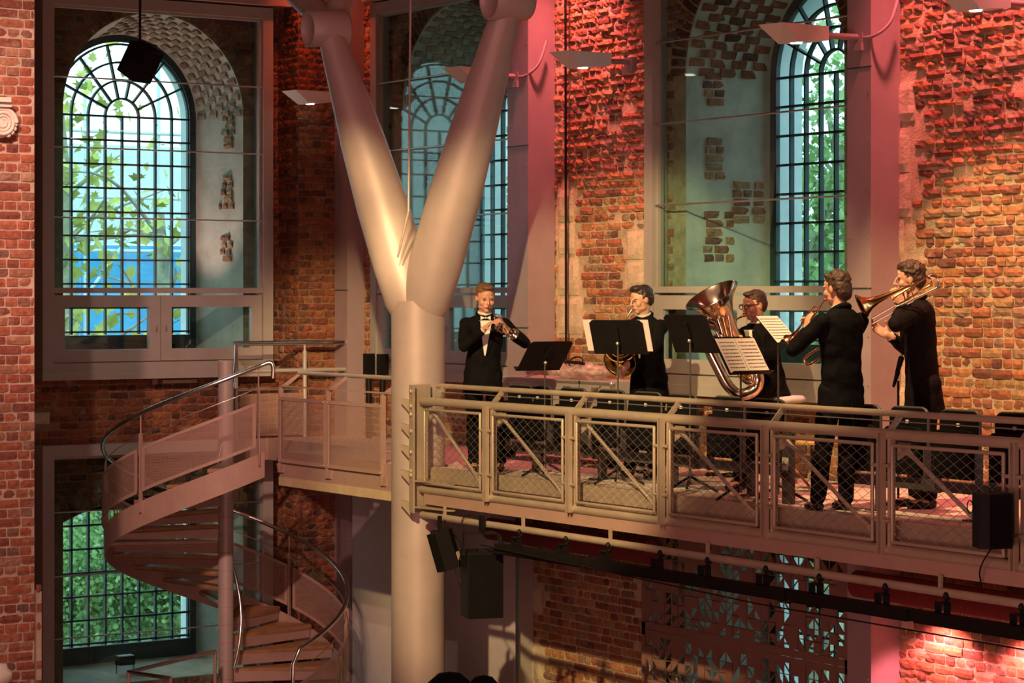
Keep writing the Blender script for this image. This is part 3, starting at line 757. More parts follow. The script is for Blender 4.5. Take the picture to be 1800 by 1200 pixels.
for z in (.4, 2.4, 3.3, 4.4):
    mb = MB(); mb.tube([(-36.75, 11.5, z), (-36.75, 24.5, z)], .03, 8); mb.build('ledger', 'outer_stone', sh)
for i in range(4):
    mb = MB(); mb.tube([(-36.7, 12.2+i*2.7, .2), (-36.7, 14.7+i*2.7, 3.4)], .03, 8); mb.build('brace', 'outer_stone', sh)
fb = thing('garden_building', (-39, 16, -3.8), 'distant building with lime green panels behind the lower left window', 'building')
mb = MB(); mb.box((-35.6, 11.8, -3.8), (-35.5, 24, -.2)); mb.build('wall', 'far_brick', fb)
for i in range(14):
    mb = MB(); y0 = 12 + i*.78; mb.box((-35.5, y0, -2.6), (-35.4, y0+(.14 if i % 2 else .28), -.25)); mb.build('panel', 'lime_panel' if i % 2 else 'outer_stone', fb)
yb = MB(); yb.box((-24, 26, -3.8), (-4, 26.4, 4.4)); yb.top('yard_wall', 'far_brick', 'dark brick yard wall behind the trees beyond the right windows', 'wall')

# ------------------------------------------------------------------ gallery deck
YT = 11.85                 # plane of the truss
dk = thing('gallery_deck', (-16, 13, -.3), 'long gallery deck with pale boarded floor along the right brick wall', 'balcony')
mb = MB(); mb.box((-19.3, 11.96, -.20), (-9.0, 14.10, -.03)); mb.box((-19.9, 12.32, -.20), (-19.3, 14.10, -.03)); mb.build('slab', 'stair_paint', dk)
mb = MB(); mb.box((-19.9, 12.33, -.03), (-19.31, 14.10, 0)); mb.build('floor_board', 'deck_wood', dk)
x = -19.3; i = 0
while x < -9.2:
    mb = MB(); mb.box((x, 11.98, -.03), (x+1.19, 14.10, 0)); mb.build('floor_board', 'deck_wood', dk); x += 1.2; i += 1
mb = MB(); mb.box((-19.2, 11.93, -.125), (-9.0, 11.975, .012)); mb.build('edge_fascia', 'truss_paint', dk)
mb = MB(); mb.box((-19.2, 11.99, -.30), (-9.0, 12.03, -.125)); mb.build('edge_beam', 'stair_paint', dk)
for k in range(8):
    mb = MB(); X = -18.7 + 1.31*k; mb.box((X, 12.0, -.36), (X+.08, 14.1, -.20)); mb.build('joist', 'stair_paint', dk)

# ------------------------------------------------------------------ truss balustrade
tr = thing('truss_balustrade', (-19.3, YT, -.35), 'long tubular steel truss balustrade with wire mesh bays in front of the players', 'railing')
X0, X1 = -19.24, -8.6; ZT, ZB = .645, -.195
mb = MB(); mb.tube([(X0, YT, ZT), (X1, YT, ZT)], .040, 16); mb.build('top_chord', 'truss_paint', tr)
mb = MB(); mb.tube([(X0, YT, ZB), (X1, YT, ZB)], .040, 16); mb.build('bottom_chord', 'truss_paint', tr)
mb = MB(); mb.box((X0+.05, YT-.01, -.335), (X1, YT+.02, ZB-.03)); mb.build('lower_plate', 'stair_paint', tr)
mb = MB(); mb.tube([(X0+.08, YT+.13, .79), (X1, YT+.13, .79)], .025, 14); mb.build('handrail', 'truss_paint', tr)
mb = MB(); mb.tube([(X0+.2, YT+.09, .735), (X1, YT+.09, .735)], .005, 6); mb.build('wire', 'rod_steel', tr)
posts = [-19.17, -18.04] + [-18.04+1.315*k for k in range(1, 8)]
for i, X in enumerate(posts):
    mb = MB(); Xb = X if i else X+.12
    mb.prism([(Xb, YT-.0, ZT+.03), (Xb, YT+.11, .79), (Xb, YT+.16, .775), (Xb, YT+.05, ZT+.01)], (.012, 0, 0)); mb.build('rail_bracket', 'truss_paint', tr)
    if i == 0: continue
    for s in (-1, 1):
        mb = MB(); mb.box((X+s*.022-.007, YT-.075, ZB-.03), (X+s*.022+.007, YT-.035, ZT-.0)); mb.build('post_flat', 'truss_paint', tr)
        mb = MB(); mb.box((X+s*.055-.016, YT-.03, ZB+.02), (X+s*.055+.016, YT+.02, ZT-.03)); mb.build('post_plate', 'truss_paint', tr)
        for z in (.02, .42): mb = MB(); mb.cyl((X+s*.09, YT-.055, z), (X+s*.02, YT-.055, z), .014, 8); mb.build('clamp', 'truss_paint', tr)
for i in range(len(posts)-1):
    a = posts[i] + (.11 if i else .06); b = posts[i+1] - .10; zl, zh = ZB+.065, ZT-.075; y = YT-.05
    mb = MB(); rr = .014
    for p, q in (((a, y, zl), (b, y, zl)), ((b, y, zl), (b, y, zh)), ((b, y, zh), (a, y, zh)), ((a, y, zh), (a, y, zl))): mb.cap(p, q, rr, rr, 8, 2)
    fr = mb.build('mesh_frame', 'truss_paint', tr)
    mb = MB(); px_, pz = .125, .075; W = b-a; Hh = zh-zl; sl = pz/px_
    def clip(u0, s):      # line z = zl + s*sl*(x-a) + u0 clipped to the frame
        pts = []
        for X_ in (a, b):
            z = u0 + s*sl*(X_-a)
            if 0 <= z <= Hh: pts.append((X_, z))
        for z in (0, Hh):
            X_ = a + (z-u0)/(s*sl)
            if a < X_ < b: pts.append((X_, z))
        pts = sorted(set((round(p[0], 5), round(p[1], 5)) for p in pts)); return pts
    for s in (1, -1):
        k = -60
        while k < 60:
            P_ = clip(k*pz + (.0 if s == 1 else 0), s); k += 1
            if len(P_) >= 2 and abs(P_[0][0]-P_[-1][0]) > .01:
                mb.tube([(P_[0][0], y-.002*s, zl+P_[0][1]), (P_[-1][0], y-.002*s, zl+P_[-1][1])], .0019, 4, caps=False)
    mb.build('wire_mesh', 'rod_steel', fr, kind='stuff')
    p = V((a+.06, YT, zh-.01)); q = V((b-.02, YT, zl+.03)); d = (q-p).normalized()
    mb = MB(); mb.cap(p+d*.10, q-d*.12, .017, .017, 10, 2)
    mb.lathe(p, d, [(0, .012), (.0, .022), (.05, .026), (.12, .018)], 10); mb.lathe(q, -d, [(0, .012), (.0, .022), (.06, .028), (.15, .018)], 10)
    mb.build('diagonal_rod', 'truss_paint', tr)
    mb = MB(); mb.prism([p+V((-.06, 0, .03)), p+V((.07, 0, .03)), p+V((.05, 0, -.04)), p+V((-.06, 0, -.10))], (0, .014, 0)); mb.build('gusset', 'truss_paint', tr); mb = MB(); mb.prism([q+V((.03, 0, -.04)), q+V((-.07, 0, -.04)), q+V((-.04, 0, .04)), q+V((.03, 0, .12))], (0, .014, 0)); mb.build('gusset', 'truss_paint', tr)
# end plate with bolts and the fins welded to the column
mb = MB(); mb.box((X0-.07, YT-.10, -.42), (X0-.035, YT+.12, .80)); mb.box((X0-.035, YT-.12, -.42), (X0+.03, YT-.095, .80)); mb.build('end_plate', 'truss_paint', tr)
mb = MB()
for z in (.74, .60, .52, .36, -.02, -.06, .16): mb.ell((X0-.0, YT-.125, z), (.024, .018, .024), 10, 6)
mb.build('bolt', 'truss_paint', tr)
for z in (-.12, -.37):
    mb = MB(); mb.prism([(X0, YT-.10, z), (X0+.55, YT-.03, z), (X0+.55, YT+.03, z), (X0, YT+.10, z)], (0, 0, .014)); mb.build('stiffener', 'truss_paint', tr)

# ------------------------------------------------------------------ branching column
CX, CY = -19.60, 12.03
cl = thing('branching_column', (CX, CY, FLOOR), 'thick pale metallic steel column that forks into two tapering branches', 'column')
mb = MB(); mb.tube([(CX, CY, FLOOR), (CX, CY, 1.60)], .262, 40); mb.build('trunk', 'steel_paint', cl)
fork = V((CX, CY, 1.45))
NL_ = PX(578, 50, 23.6); NR_ = PX(897, -2, 22.4)
def branch(p, q, rs, nm):
    mb = MB(); p = V(p); q = V(q); path = [p + (q-p)*t for t, r in rs]; mb.tube(path, [r for t, r in rs], 40); return mb.build(nm, 'steel_paint', cl)
branch(fork + CV(-.02, 0, -.02), NL_, [(0, .20), (.06, .25), (.18, .262), (.38, .256), (.6, .225), (.8, .175), (1, .125)], 'branch')
branch(fork + CV(.02, 0, -.02), NR_, [(0, .20), (.06, .25), (.18, .262), (.38, .256), (.6, .225), (.8, .180), (1, .135)], 'branch')
mb = MB(); mb.ell((CX, CY, 1.52), (.262, .262, .16), 32, 12); mb.build('fork_joint', 'steel_paint', cl)
for n_, r_, ax in ((NL_, .185, CV(.86, .46, .06)), (NR_, .205, CV(.86, .46, .04))):
    mb = MB(); ax = ax.normalized(); c0 = n_ - ax*.21
    mb.lathe(c0, ax, [(.02, 0.001), (.02, r_*.84), (-.02, r_*.86), (-.025, r_*.93), (-.015, r_), (.37, r_), (.39, r_*.95), (.36, r_*.85), (.36, .001)], 36); mb.build('node', 'steel_paint', cl)
for n_, e, r0 in ((NL_ + CV(.02, .14, .02), PX(470, -70, 24.6), .15), (NL_ + CV(.05, .10, 0), PX(618, -90, 24.4), .145), (NR_, PX(840, -150, 23.2), .15), (NR_, PX(990, -140, 21.6), .15)):
    mb = MB(); e2 = n_ + (e-n_)*2.6; mb.tube([n_, n_+(e2-n_)*.25, n_+(e2-n_)*.7, e2], [r0*.82, r0, r0*.95, r0*.6], 32); mb.build('upper_branch', 'steel_paint', cl)
for z in (.60, .155, -.215, -.62):      # pointed fins on the plate side
    z = {.60: .63, .155: .20, -.215: -.17, -.62: -.62}[z]
for py in (706, 750, 788, 832, 886):
    z = EYE - (py-HOR)/184.0
    mb = MB(); a = V((X0-.07, YT-.09, z)); d = CV(-1, 0, 0)
    mb.prism([a, a + CV(-.11, .05, .02), a + CV(-.11, .05, .012), V((X0-.07, YT-.09, z-.11))], (0, .012, 0)); mb.prism([a, a+CV(-.11, .05, .02), a+CV(.0, .26, .0)], (0, 0, .012)); mb.build('fin', 'truss_paint', cl)
t = MB(); a = PX(723, -120, 22.9); b = PX(718, 372, 22.5); t.tube([a, b], .011, 8); t.tube([b, PX(699, 452, 22.6)], [.016, .010], 8); t.top('hanging_rod', 'steel_paint', 'thin vertical rod running down into the fork of the steel column', 'rod')

# ------------------------------------------------------------------ landing beside the stair
ld = thing('stair_landing', (-21.5, 12.8, -.3), 'steel landing with perforated panels between the spiral stair and the column', 'landing')
YLD = 11.90
mb = MB(); mb.box((-22.2, YLD+.03, -.10), (-19.9, 14.12, 0)); mb.box((-24.3, 12.9, -.10), (-22.2, 14.12, 0)); mb.build('deck', 'deck_wood', ld)
mb = MB(); mb.box((-22.2, YLD, -.27), (-19.86, YLD+.03, -.0)); mb.build('fascia', 'stair_paint', ld)
mb = MB(); mb.box((-22.2, YLD-.01, -.36), (-19.86, YLD+.10, -.27)); mb.build('edge_flange', 'cream_and_lit_edge', ld)  # cream colour stands in for the yellow light on this lower edge
mb = MB(); mb.box((-24.33, 12.4, -.25), (-24.3, 14.12, 0)); mb.box((-24.3, 12.88, -.25), (-22.5, 12.9, 0)); mb.build('side_fascia', 'stair_paint', ld)
for a, b in ((-22.17, -21.17), (-21.13, -20.03)):
    mb = MB(); frame_ring(mb, lambda u, z: V((u, YLD-.03, z)), V((0, 1, 0)), a, b, -.11, .58, .035, 0, .02); f = mb.build('panel_frame', 'stair_paint', ld)
    mb = MB(); mb.prism([(a+.01, YLD-.022, -.10), (b-.01, YLD-.022, -.10), (b-.01, YLD-.022, .57), (a+.01, YLD-.022, .57)], (0, .003, 0)); mb.build('perforated_sheet', 'perforated', f)
    mb = MB()
    for X in (a+.02, b-.02):
        for z in (-.09, .56): mb.ell((X, YLD-.035, z), .009, 8, 5)
    mb.build('bolt', 'aluminium', f)
for X in (-22.17, -21.15, -20.05):
    mb = MB(); mb.bar((X, YLD, -.22), (X, YLD, .68), .025, .05, (0, 1, 0)); mb.prism([(X, YLD-.01, .68), (X, YLD+.01, .70), (X, YLD+.22, .83), (X, YLD+.22, .80), (X, YLD+.02, .65)], (.014, 0, 0)); mb.build('baluster', 'stair_paint', ld)
    mb = MB(); mb.prism([(X-.06, YLD-.02, -.13), (X+.09, YLD-.02, -.13), (X+.07, YLD-.02, -.22), (X-.03, YLD-.02, -.22)], (0, .03, 0)); mb.build('bracket', 'stair_paint', ld)
mb = MB(); mb.tube([(-22.17, YLD+.22, .83), (-19.9, YLD+.22, .83)], .022, 12); mb.build('handrail', 'truss_paint', ld)
mb = MB(); mb.box((-22.2, YLD-.01, .685), (-19.9, YLD+.02, .70)); mb.build('flat_rail', 'stair_paint', ld)
# high side rail by the left wall
sr = thing('side_rail', (-24.3, 13.2, 0), 'grey tubular guard rail along the left end of the landing', 'railing')
mb = MB(); mb.tube([(-24.3, 12.42, 1.10), (-24.3, 14.0, 1.10)], .028, 12); mb.build('top_rail', 'stainless', sr)
mb = MB(); mb.tube([(-24.3, 12.42, .78), (-24.3, 14.0, .78)], .024, 12); mb.build('mid_rail', 'frame_paint', sr)
mb = MB(); mb.tube([(-24.3, 12.42, .56), (-24.3, 13.3, .56)], .008, 8); mb.build('wire', 'rod_steel', sr)
for y in (12.46, 13.36):
    mb = MB(); mb.tube([(-24.3, y, .0), (-24.3, y, 1.0), (-24.3, y, 1.02), (-24.3, y, 1.08)], [.026, .026, .014, .014], 10); mb.build('post', 'frame_paint', sr)
mb = MB(); mb.box((-24.29, 12.5, .03), (-24.27, 13.32, .52)); mb.build('perforated_sheet', 'perforated', sr)
# speaker stands / black posts at the landing's back
for i, (x, l) in enumerate(((655, 'black upright stand post against the bricks left of the column'), (679, 'black upright stand post half hidden by the column'))):
    p = onY(x, 700, 13.9); mb = MB(); t_ = thing('stand_post', (p.x, 13.85, 0), l, 'post', 'black posts on the landing')
    mb.tube([(p.x, 13.85, 0), (p.x, 13.85, .74)], .035, 10); mb.build('pole', 'black_metal', t_); mb = MB(); mb.box((p.x-.05, 13.8, .74), (p.x+.05, 13.9, .98)); mb.build('socket', 'black_plastic', t_)

# ------------------------------------------------------------------ spiral stair
SX, SY, SR = -23.55, 11.95, 1.33
st = thing('spiral_staircase', (SX, SY, FLOOR), 'steel spiral staircase with perforated balustrade and oak treads', 'staircase')
A0 = math.radians(-9); PITCH = 3.2; NT = 19
def sp(r, phi, z=0): a = A0 - math.radians(phi); return V((SX + r*math.cos(a), SY + r*math.sin(a), -PITCH*phi/360 + z))
mb = MB(); mb.tube([(SX, SY, FLOOR), (SX, SY, .92)], .085, 24); mb.lathe((SX, SY, .92), (0, 0, 1), [(0, .085), (.012, .08), (.014, .001)], 24); mb.build('newel', 'steel_paint', st)
mb = MB(); 
for k in range(17): mb.lathe((SX, SY, -3.2+k*.2), (0, 0, 1), [(0, .085), (.001, .0865), (.006, .0865), (.007, .085)], 24)
mb.build('newel_joint', 'stair_paint', st)
step = 360*.178/PITCH
for k in range(NT):
    phi0 = 4 + k*step; phi1 = phi0 + step*1.12; zt = -PITCH*(phi0+step*.5)/360 + .0 - .05
    def q(r, ph, z): a = A0 - math.radians(ph); return V((SX + r*math.cos(a), SY + r*math.sin(a), z))
    n = 4
    tp = [q(.09, phi0, zt)] + [q(SR-.03, phi0+(phi1-phi0)*i/n, zt) for i in range(n+1)] + [q(.09, phi1, zt)]
    mb = MB(); mb.prism(tp, (0, 0, -.035)); td = mb.build('tread', 'oak', st)
    mb = MB(); a, b = q(.09, phi1-1, zt-.035), q(SR-.04, phi1-1, zt-.035); mb.bar(a+V((0, 0, -.055)), b+V((0, 0, -.055)), .012, .115); mb.build('riser', 'stair_paint', td)
    mb = MB(); mb.prism([p+V((0, 0, -.04)) for p in tp], (0, 0, -.006)); mb.build('tray', 'stair_paint', td)
PE = 345
def ribbon(r, z0, z1, pa, pb, th, n=None):
    n = n or max(4, int((pb-pa)/3)); vs = []; 
    for i in range(n+1):
        ph = pa + (pb-pa)*i/n
        vs += [sp(r, ph, z0), sp(r, ph, z1), sp(r-th, ph, z1), sp(r-th, ph, z0)]
    fs = [(0, 1, 2, 3), (4*n, 4*n+3, 4*n+2, 4*n+1)]
    for i in range(n):
        for j in range(4): fs.append((4*i+j, 4*i+(j+1) % 4, 4*i+4+(j+1) % 4, 4*i+4+j))
    return MB().add(vs, fs, False)
ribbon(SR, -.27, .0, 0, PE+20, .012).build('stringer', 'stair_paint', st)
mb = MB(); mb.tube([sp(SR+.02, ph, .93) for ph in range(2, PE-2, 4)] + [sp(SR+.02, PE-2, .90), sp(SR+.02, PE+1, .80), sp(SR+.02, PE+1.5, .4)], .023, 12); mb.build('handrail', 'stainless', st)
mb = MB(); a = [sp(SR+.02, 2, .93), sp(SR+.04, -1.5, .93), sp(SR+.06, -3, .88), sp(SR+.06, -3, .75)]; mb.tube(smooth_path(a, 4), .023, 12); mb.build('handrail_end', 'stainless', st)
mb = MB(); mb.tube([sp(SR+.0, ph, .70) for ph in range(2, PE, 4)], .005, 6); mb.build('wire', 'rod_steel', st)
seg = 57; ph = 3
while ph < PE-5:
    e = min(ph+seg, PE); 
    mb = ribbon(SR+.03, .09, .56, ph+1.5, e-1.5, .003); sh_ = mb.build('perforated_sheet', 'perforated', st)
    m1 = ribbon(SR+.034, .09, .125, ph+1.5, e-1.5, .012); m2 = ribbon(SR+.034, .53, .565, ph+1.5, e-1.5, .012); m1.add(m2.v, m2.f)
    for pp in (ph+1.5, e-3.0): m3 = ribbon(SR+.034, .09, .56, pp, pp+1.5, .012, 2); m1.add(m3.v, m3.f)
    m1.build('panel_frame', 'stair_paint', sh_)
    mb = MB(); c = sp(SR+.01, ph, 0); mb.bar(c+V((0, 0, -.12)), c+V((0, 0, .72)), .012, .05, (c-V((SX, SY, c.z)))); mb.cyl(c+V((0, 0, .7)), c+V((0, 0, .91)), .008, 8); mb.build('baluster', 'stair_paint', st)
    ph = e
    if e >= PE: break
# inner rail that rises round the newel
rr = .17
mb = MB(); pts = [(-24.3+.0, 12.42, 1.10)]
inn = [V((-24.28, 12.44, 1.09)), V((-24.2, 12.40, 1.04))] + [V((SX+.02, SY+.16, .80)), ]
path = smooth_path([V((-24.28, 12.44, 1.09)), V((-24.24, 12.43, 1.05)), onX(412, 660, -24.0), onX(397, 735, -23.7), onX(384, 800, -23.45), onX(378, 845, -23.3)], 6)
mb.tube(path, .021, 10)
mb.build('inner_handrail', 'stainless', st)
mb = MB(); mb.tube([V((SX + rr*math.cos(A0-math.radians(p_)), SY+rr*math.sin(A0-math.radians(p_)), -PITCH*p_/360+.62)) for p_ in range(200, 345, 8)], .018, 10); mb.build('inner_handrail', 'stainless', st)
# low rail at the bottom left
lr = thing('floor_guard_rail', onX(300, 1290, -23.6)[:2] + (FLOOR,) if False else (onX(300, 1290, -22.6).x, onX(300, 1290, -22.6).y, FLOOR), 'short brass-toned guard rail at the foot of the spiral stair', 'railing')
a, b, c = onX(226, 1181, -22.4), onX(378, 1164, -23.2), onX(300, 1205, -21.8); zr = a.z; b.z = c.z = zr
mb = MB(); mb.tube([c, a, b], .022, 10); mb.build('top_rail', 'stainless', lr)
for p in (a, b, c):
    mb = MB(); mb.tube([(p.x, p.y, FLOOR), (p.x, p.y, zr)], .02, 8); mb.build('post', 'stair_paint', lr)

# ------------------------------------------------------------------ things under and on the truss
pb = thing('lighting_bar', (-14, YT-.03, -.46), 'long pale lighting pipe slung under the gallery truss', 'pipe')
mb = MB(); mb.tube([(-19.15, YT-.05, -.43), (-8.6, YT-.05, -.44)], .031, 14); mb.build('pipe', 'truss_paint', pb)
for k in range(8):
    X = -18.75 + 1.315*k; mb = MB(); mb.box((X-.012, YT-.062, -.41), (X+.012, YT-.038, -.32)); mb.build('hanger', 'truss_paint', pb)
for k in range(7):
    a = -17.72 + 1.34*k
    t_ = thing('led_batten', (a+.65, YT-.12, -.66), '%s black light batten clamped under the gallery pipe' % ['first', 'second', 'third', 'fourth', 'fifth', 'sixth', 'seventh'][k] + ' counting from the hanging loudspeakers', 'light fixture', 'light battens')
    mb = MB(); mb.box((a, YT-.17, -.655), (a+1.31, YT-.09, -.575)); mb.build('body', 'black_metal', t_)
    mb = MB(); mb.box((a+.02, YT-.155, -.667), (a+1.29, YT-.105, -.655)); mb.build('lens', 'black_plastic', t_)
    for X in (a+.28, a+1.0):
        mb = MB(); mb.box((X-.05, YT-.15, -.575), (X-.04, YT-.09, -.50)); mb.box((X+.04, YT-.15, -.575), (X+.05, YT-.09, -.50)); mb.box((X-.05, YT-.15, -.505), (X+.05, YT-.09, -.495)); mb.tube([(X, YT-.09, -.5), (X, YT-.05, -.46)], .014, 8); mb.ell((X, YT-.09, -.455), (.022, .022, .03), 8, 5); mb.build('clamp', 'black_metal', t_)
mb = MB(); mb.tube([(-17.9, YT-.2, -.60), (-14, YT-.2, -.71), (-8.6, YT-.2, -.72)], .006, 6); mb.top('safety_wire', 'black_metal', 'thin black wire stretched below the row of light battens', 'cable')
for a_, b_, l_ in ((-20.6, -17.85, 'dark red rolled curtain under the deck right of the large loudspeaker'), (-14.95, -9.5, 'dark red rolled curtain under the deck at the far right')):
    mb = MB(); mb.tube([(a_, 13.53, -.78), (b_, 13.53, -.78)], .115, 16); mb.top('rolled_curtain', 'red_cloth', l_, 'curtain')
mb = MB(); mb.box((-14.9, 13.66, -.92), (-9.5, 13.72, -.80)); mb.top('curtain_rail', 'cream_and_lit_edge', 'cream painted board behind the red rolled curtain', 'rail')
# blind covering the lower middle window
bl = thing('roller_blind', (-22.3, 13.85, FLOOR), 'smooth pale pink roller blind pulled down under the gallery left of the brickwork', 'blind')
mb = MB(); mb.box((-23.9, 13.77, FLOOR), (-20.52, 13.79, -.33)); mb.build('cloth', 'blind_cloth', bl)
mb = MB(); mb.tube([(-23.9, 13.83, -.30), (-20.52, 13.83, -.30)], .04, 12); mb.build('roller', 'aluminium', bl)
# lattice screen
ls = thing('lattice_screen', (-17, 13.88, FLOOR), 'brown metal screen of cut-out triangles and squares below the right window', 'screen')
rnd = random.Random(77); LX0, LX1 = -18.42, -15.42; nc = 28; cw_ = (LX1-LX0-.12)/nc; ph_ = 1.29; nr = 11; chh = (ph_-.13)/nr
for pi_ in range(3):
    zt = -.30 - ph_*pi_; mb = MB(); y0, y1 = 13.86, 13.872
    mb.box((LX0, y0, zt-.055), (LX1, y1, zt)); mb.box((LX0, y0, zt-ph_+.004), (LX1, y1, zt-ph_+.07)); mb.box((LX0, y0, zt-ph_), (LX0+.06, y1, zt)); mb.box((LX1-.06, y0, zt-ph_), (LX1, y1, zt))
    z0_ = zt-.055-nr*chh
    for i in range(nc):
        for j in range(nr):
            xa = LX0+.06+i*cw_; xb = xa+cw_; za = z0_+j*chh; zb_ = za+chh; r = rnd.random(); hf = (y1-y0)
            def P_(l): mb.prism([(x, y0, z) for x, z in l], (0, hf, 0))
            if r < .36: P_([(xa, za), (xb, za), (xb, zb_), (xa, zb_)])
            else:
                t = .006; P_([(xa-t/2, za), (xa+t/2, za), (xa+t/2, zb_), (xa-t/2, zb_)]); P_([(xa, za-t/2), (xb, za-t/2), (xb, za+t/2), (xa, za+t/2)])
                if r < .50: P_([(xa, za), (xb, za), (xa, zb_)])
                elif r < .62: P_([(xa, za), (xb, za), (xb, zb_)])
                elif r < .73: P_([(xa, zb_), (xb, za), (xb, zb_)])
                elif r < .83: P_([(xa, za), (xb, zb_), (xa, zb_)])
                elif r < .92: P_([(xa, za+.008), (xa, za-.004), (xb, zb_-.008), (xb, zb_+.004)])
                else: P_([(xa, zb_-.008), (xa, zb_+.004), (xb, za+.008), (xb, za-.004)])
    mb.build('lattice_panel', 'screen_brown', ls)
# hanging loudspeakers
big = thing('hanging_loudspeaker', V(onY(847, 1085, 11.72)), 'large black loudspeaker hanging on a yoke under the gallery end', 'loudspeaker')
c = onY(847, 1025, 11.72); ux = CV(.97, .24, 0); uy = CV(-.24, .97, 0)
mb = MB(); mb.obox(c, ux*.165, uy*.15, CZ*.30); bb = mb.build('cabinet', 'black_plastic', big)
mb = MB(); mb.obox(c-uy*.153+CZ*-.01, ux*.155, uy*.004, CZ*.285); mb.build('grille', 'black_seat', big)
mb = MB(); mb.obox(c-uy*.1+CZ*.312, ux*.06, uy*.02, CZ*.012); mb.build('handle', 'black_metal', big)
mb = MB(); T = c+CZ*.46
for s in (-1, 1): mb.bar(c+ux*.175*s+CZ*.26, T+ux*.175*s*.9, .02, .05, uy)
mb.bar(T-ux*.165, T+ux*.165, .03, .03); mb.bar(T, T+CZ*.16, .035, .05); mb.build('yoke', 'black_metal', big)
sm = thing('small_loudspeaker', V(onY(785, 1004, 11.6)), 'small black loudspeaker tilted downwards beside the column', 'loudspeaker')
c2 = onY(783, 968, 11.6); Rm = Matrix.Rotation(math.radians(-16), 3, CF); sx_ = Rm @ CV(.85, -.5, 0); sy_ = Rm @ CV(.45, .87, 0); sz_ = Rm @ CZ
mb = MB(); mb.prism([c2-sx_*.10-sy_*.09-sz_*.17, c2+sx_*.02-sy_*.13-sz_*.17, c2+sx_*.11-sy_*.02-sz_*.17, c2+sx_*.08+sy_*.10-sz_*.17, c2-sx_*.08+sy_*.08-sz_*.17], sz_*.36); mb.build('cabinet', 'black_plastic', sm)
mb = MB(); mb.bar(c2+sz_*.19, c2+sz_*.19+CZ*.14, .03, .03); mb.bar(c2+sz_*.195-sx_*.1, c2+sz_*.195+sx_*.1, .02, .03); mb.build('bracket', 'black_metal', sm)
mb = MB(); mb.obox(c2+sx_*.115+sy_*.02-sz_*.07, sx_*.003, sy_*.025, sz_*.04); mb.build('connector_plate', 'cream_and_lit_edge', sm)
cb = MB(); q = c2+sz_*.1+sx_*.1
cb.tube(smooth_path([onY(775, 903, 11.8), onY(790, 930, 11.75), onY(812, 960, 11.7), onY(806, 990, 11.65), onY(811, 1018, 11.65), onY(820, 1035, 11.7)], 6), .006, 6)
cb.tube(smooth_path([onY(812, 960, 11.7), onY(812, 915, 11.75), onY(828, 906, 11.75), onY(850, 914, 11.75)], 6), .005, 6)
cb.tube(smooth_path([onY(800, 1000, 11.65), onY(804, 1018, 11.65), onY(812, 1034, 11.68)], 5), .005, 6)
cb.top('speaker_cable', 'black_plastic', 'black cables looping between the two hanging loudspeakers', 'cable')
cp = MB(); p = onY(905, 962, 11.72); cp.tube([onY(870, 971, 11.7), onY(898, 971, 11.7)], .022, 10); cp.tube([onY(881, 943, 11.7), onY(881, 968, 11.7)], .012, 8); cp.top('small_lamp', 'black_metal', 'small black lamp on a stem right of the large loudspeaker', 'lamp')
# monitor speaker on the truss
sp_ = thing('truss_loudspeaker', onY(1743, 962, 11.60), 'black loudspeaker hooked on the outside of the truss at the right', 'loudspeaker')
c3 = onY(1744, 914, 11.60)
mb = MB(); mb.prism([c3+ux*a_+uy*b_-CZ*.185 for a_, b_ in ((-.12, -.05), (-.07, -.11), (.10, -.11), (.125, -.05), (.11, .10), (-.10, .10))], CZ*.37); mb.build('cabinet', 'black_plastic', sp_)
mb = MB(); mb.obox(c3-uy*.112+ux*.015, ux*.08, uy*.003, CZ*.165); mb.build('grille', 'black_seat', sp_)
mb = MB(); mb.tube([c3+CZ*.20+CR*.018*math.cos(a_/10*6.283)+CZ*.018*math.sin(a_/10*6.283) for a_ in range(10)], .004, 6, closed=True)
mb.tube([c3+CR*(-.15)+CZ*.09+CR*.02*math.cos(a_/12*6.283)+CZ*.045*math.sin(a_/12*6.283) for a_ in range(12)], .004, 6, closed=True); mb.build('carabiner', 'black_metal', sp_)
mb = MB(); mb.tube(smooth_path([c3-CZ*.185, onY(1729, 985, 11.68), onY(1722, 1005, 11.75), onY(1724, 1022, 11.8)], 6), .006, 6); mb.build('cable', 'black_plastic', sp_)
# speaker hanging in front of the left window
hs = thing('ceiling_loudspeaker', PX(245, 110, 23.0), 'black loudspeaker on a pole in front of the tall left window', 'loudspeaker')
c4 = PX(247, 109, 23.0); Rm = Matrix.Rotation(math.radians(27), 3, CF); hx, hy, hz = Rm @ CV(.8, -.6, 0), Rm @ CV(.6, .8, 0), Rm @ CZ
Rt = Matrix.Rotation(math.radians(18), 3, CR); hx, hy, hz = Rt @ hx, Rt @ hy, Rt @ hz
mb = MB(); mb.obox(c4, hx*.12, hy*.13, hz*.165); mb.build('cabinet', 'black_plastic', hs)
mb = MB(); mb.obox(c4+hx*.122, hx*.004, hy*.12, hz*.15); mb.build('grille', 'black_seat', hs)
mb = MB(); t0 = PX(246, 70, 23.0); mb.tube([PX(247, -220, 23.0), t0], .013, 10); mb.build('pole', 'black_metal', hs)
mb = MB(); mb.bar(t0-CR*.02, t0+CR*.17-CZ*.06, .03, .012); mb.bar(t0, c4-hx*.13, .012, .03); mb.build('yoke', 'black_metal', hs)

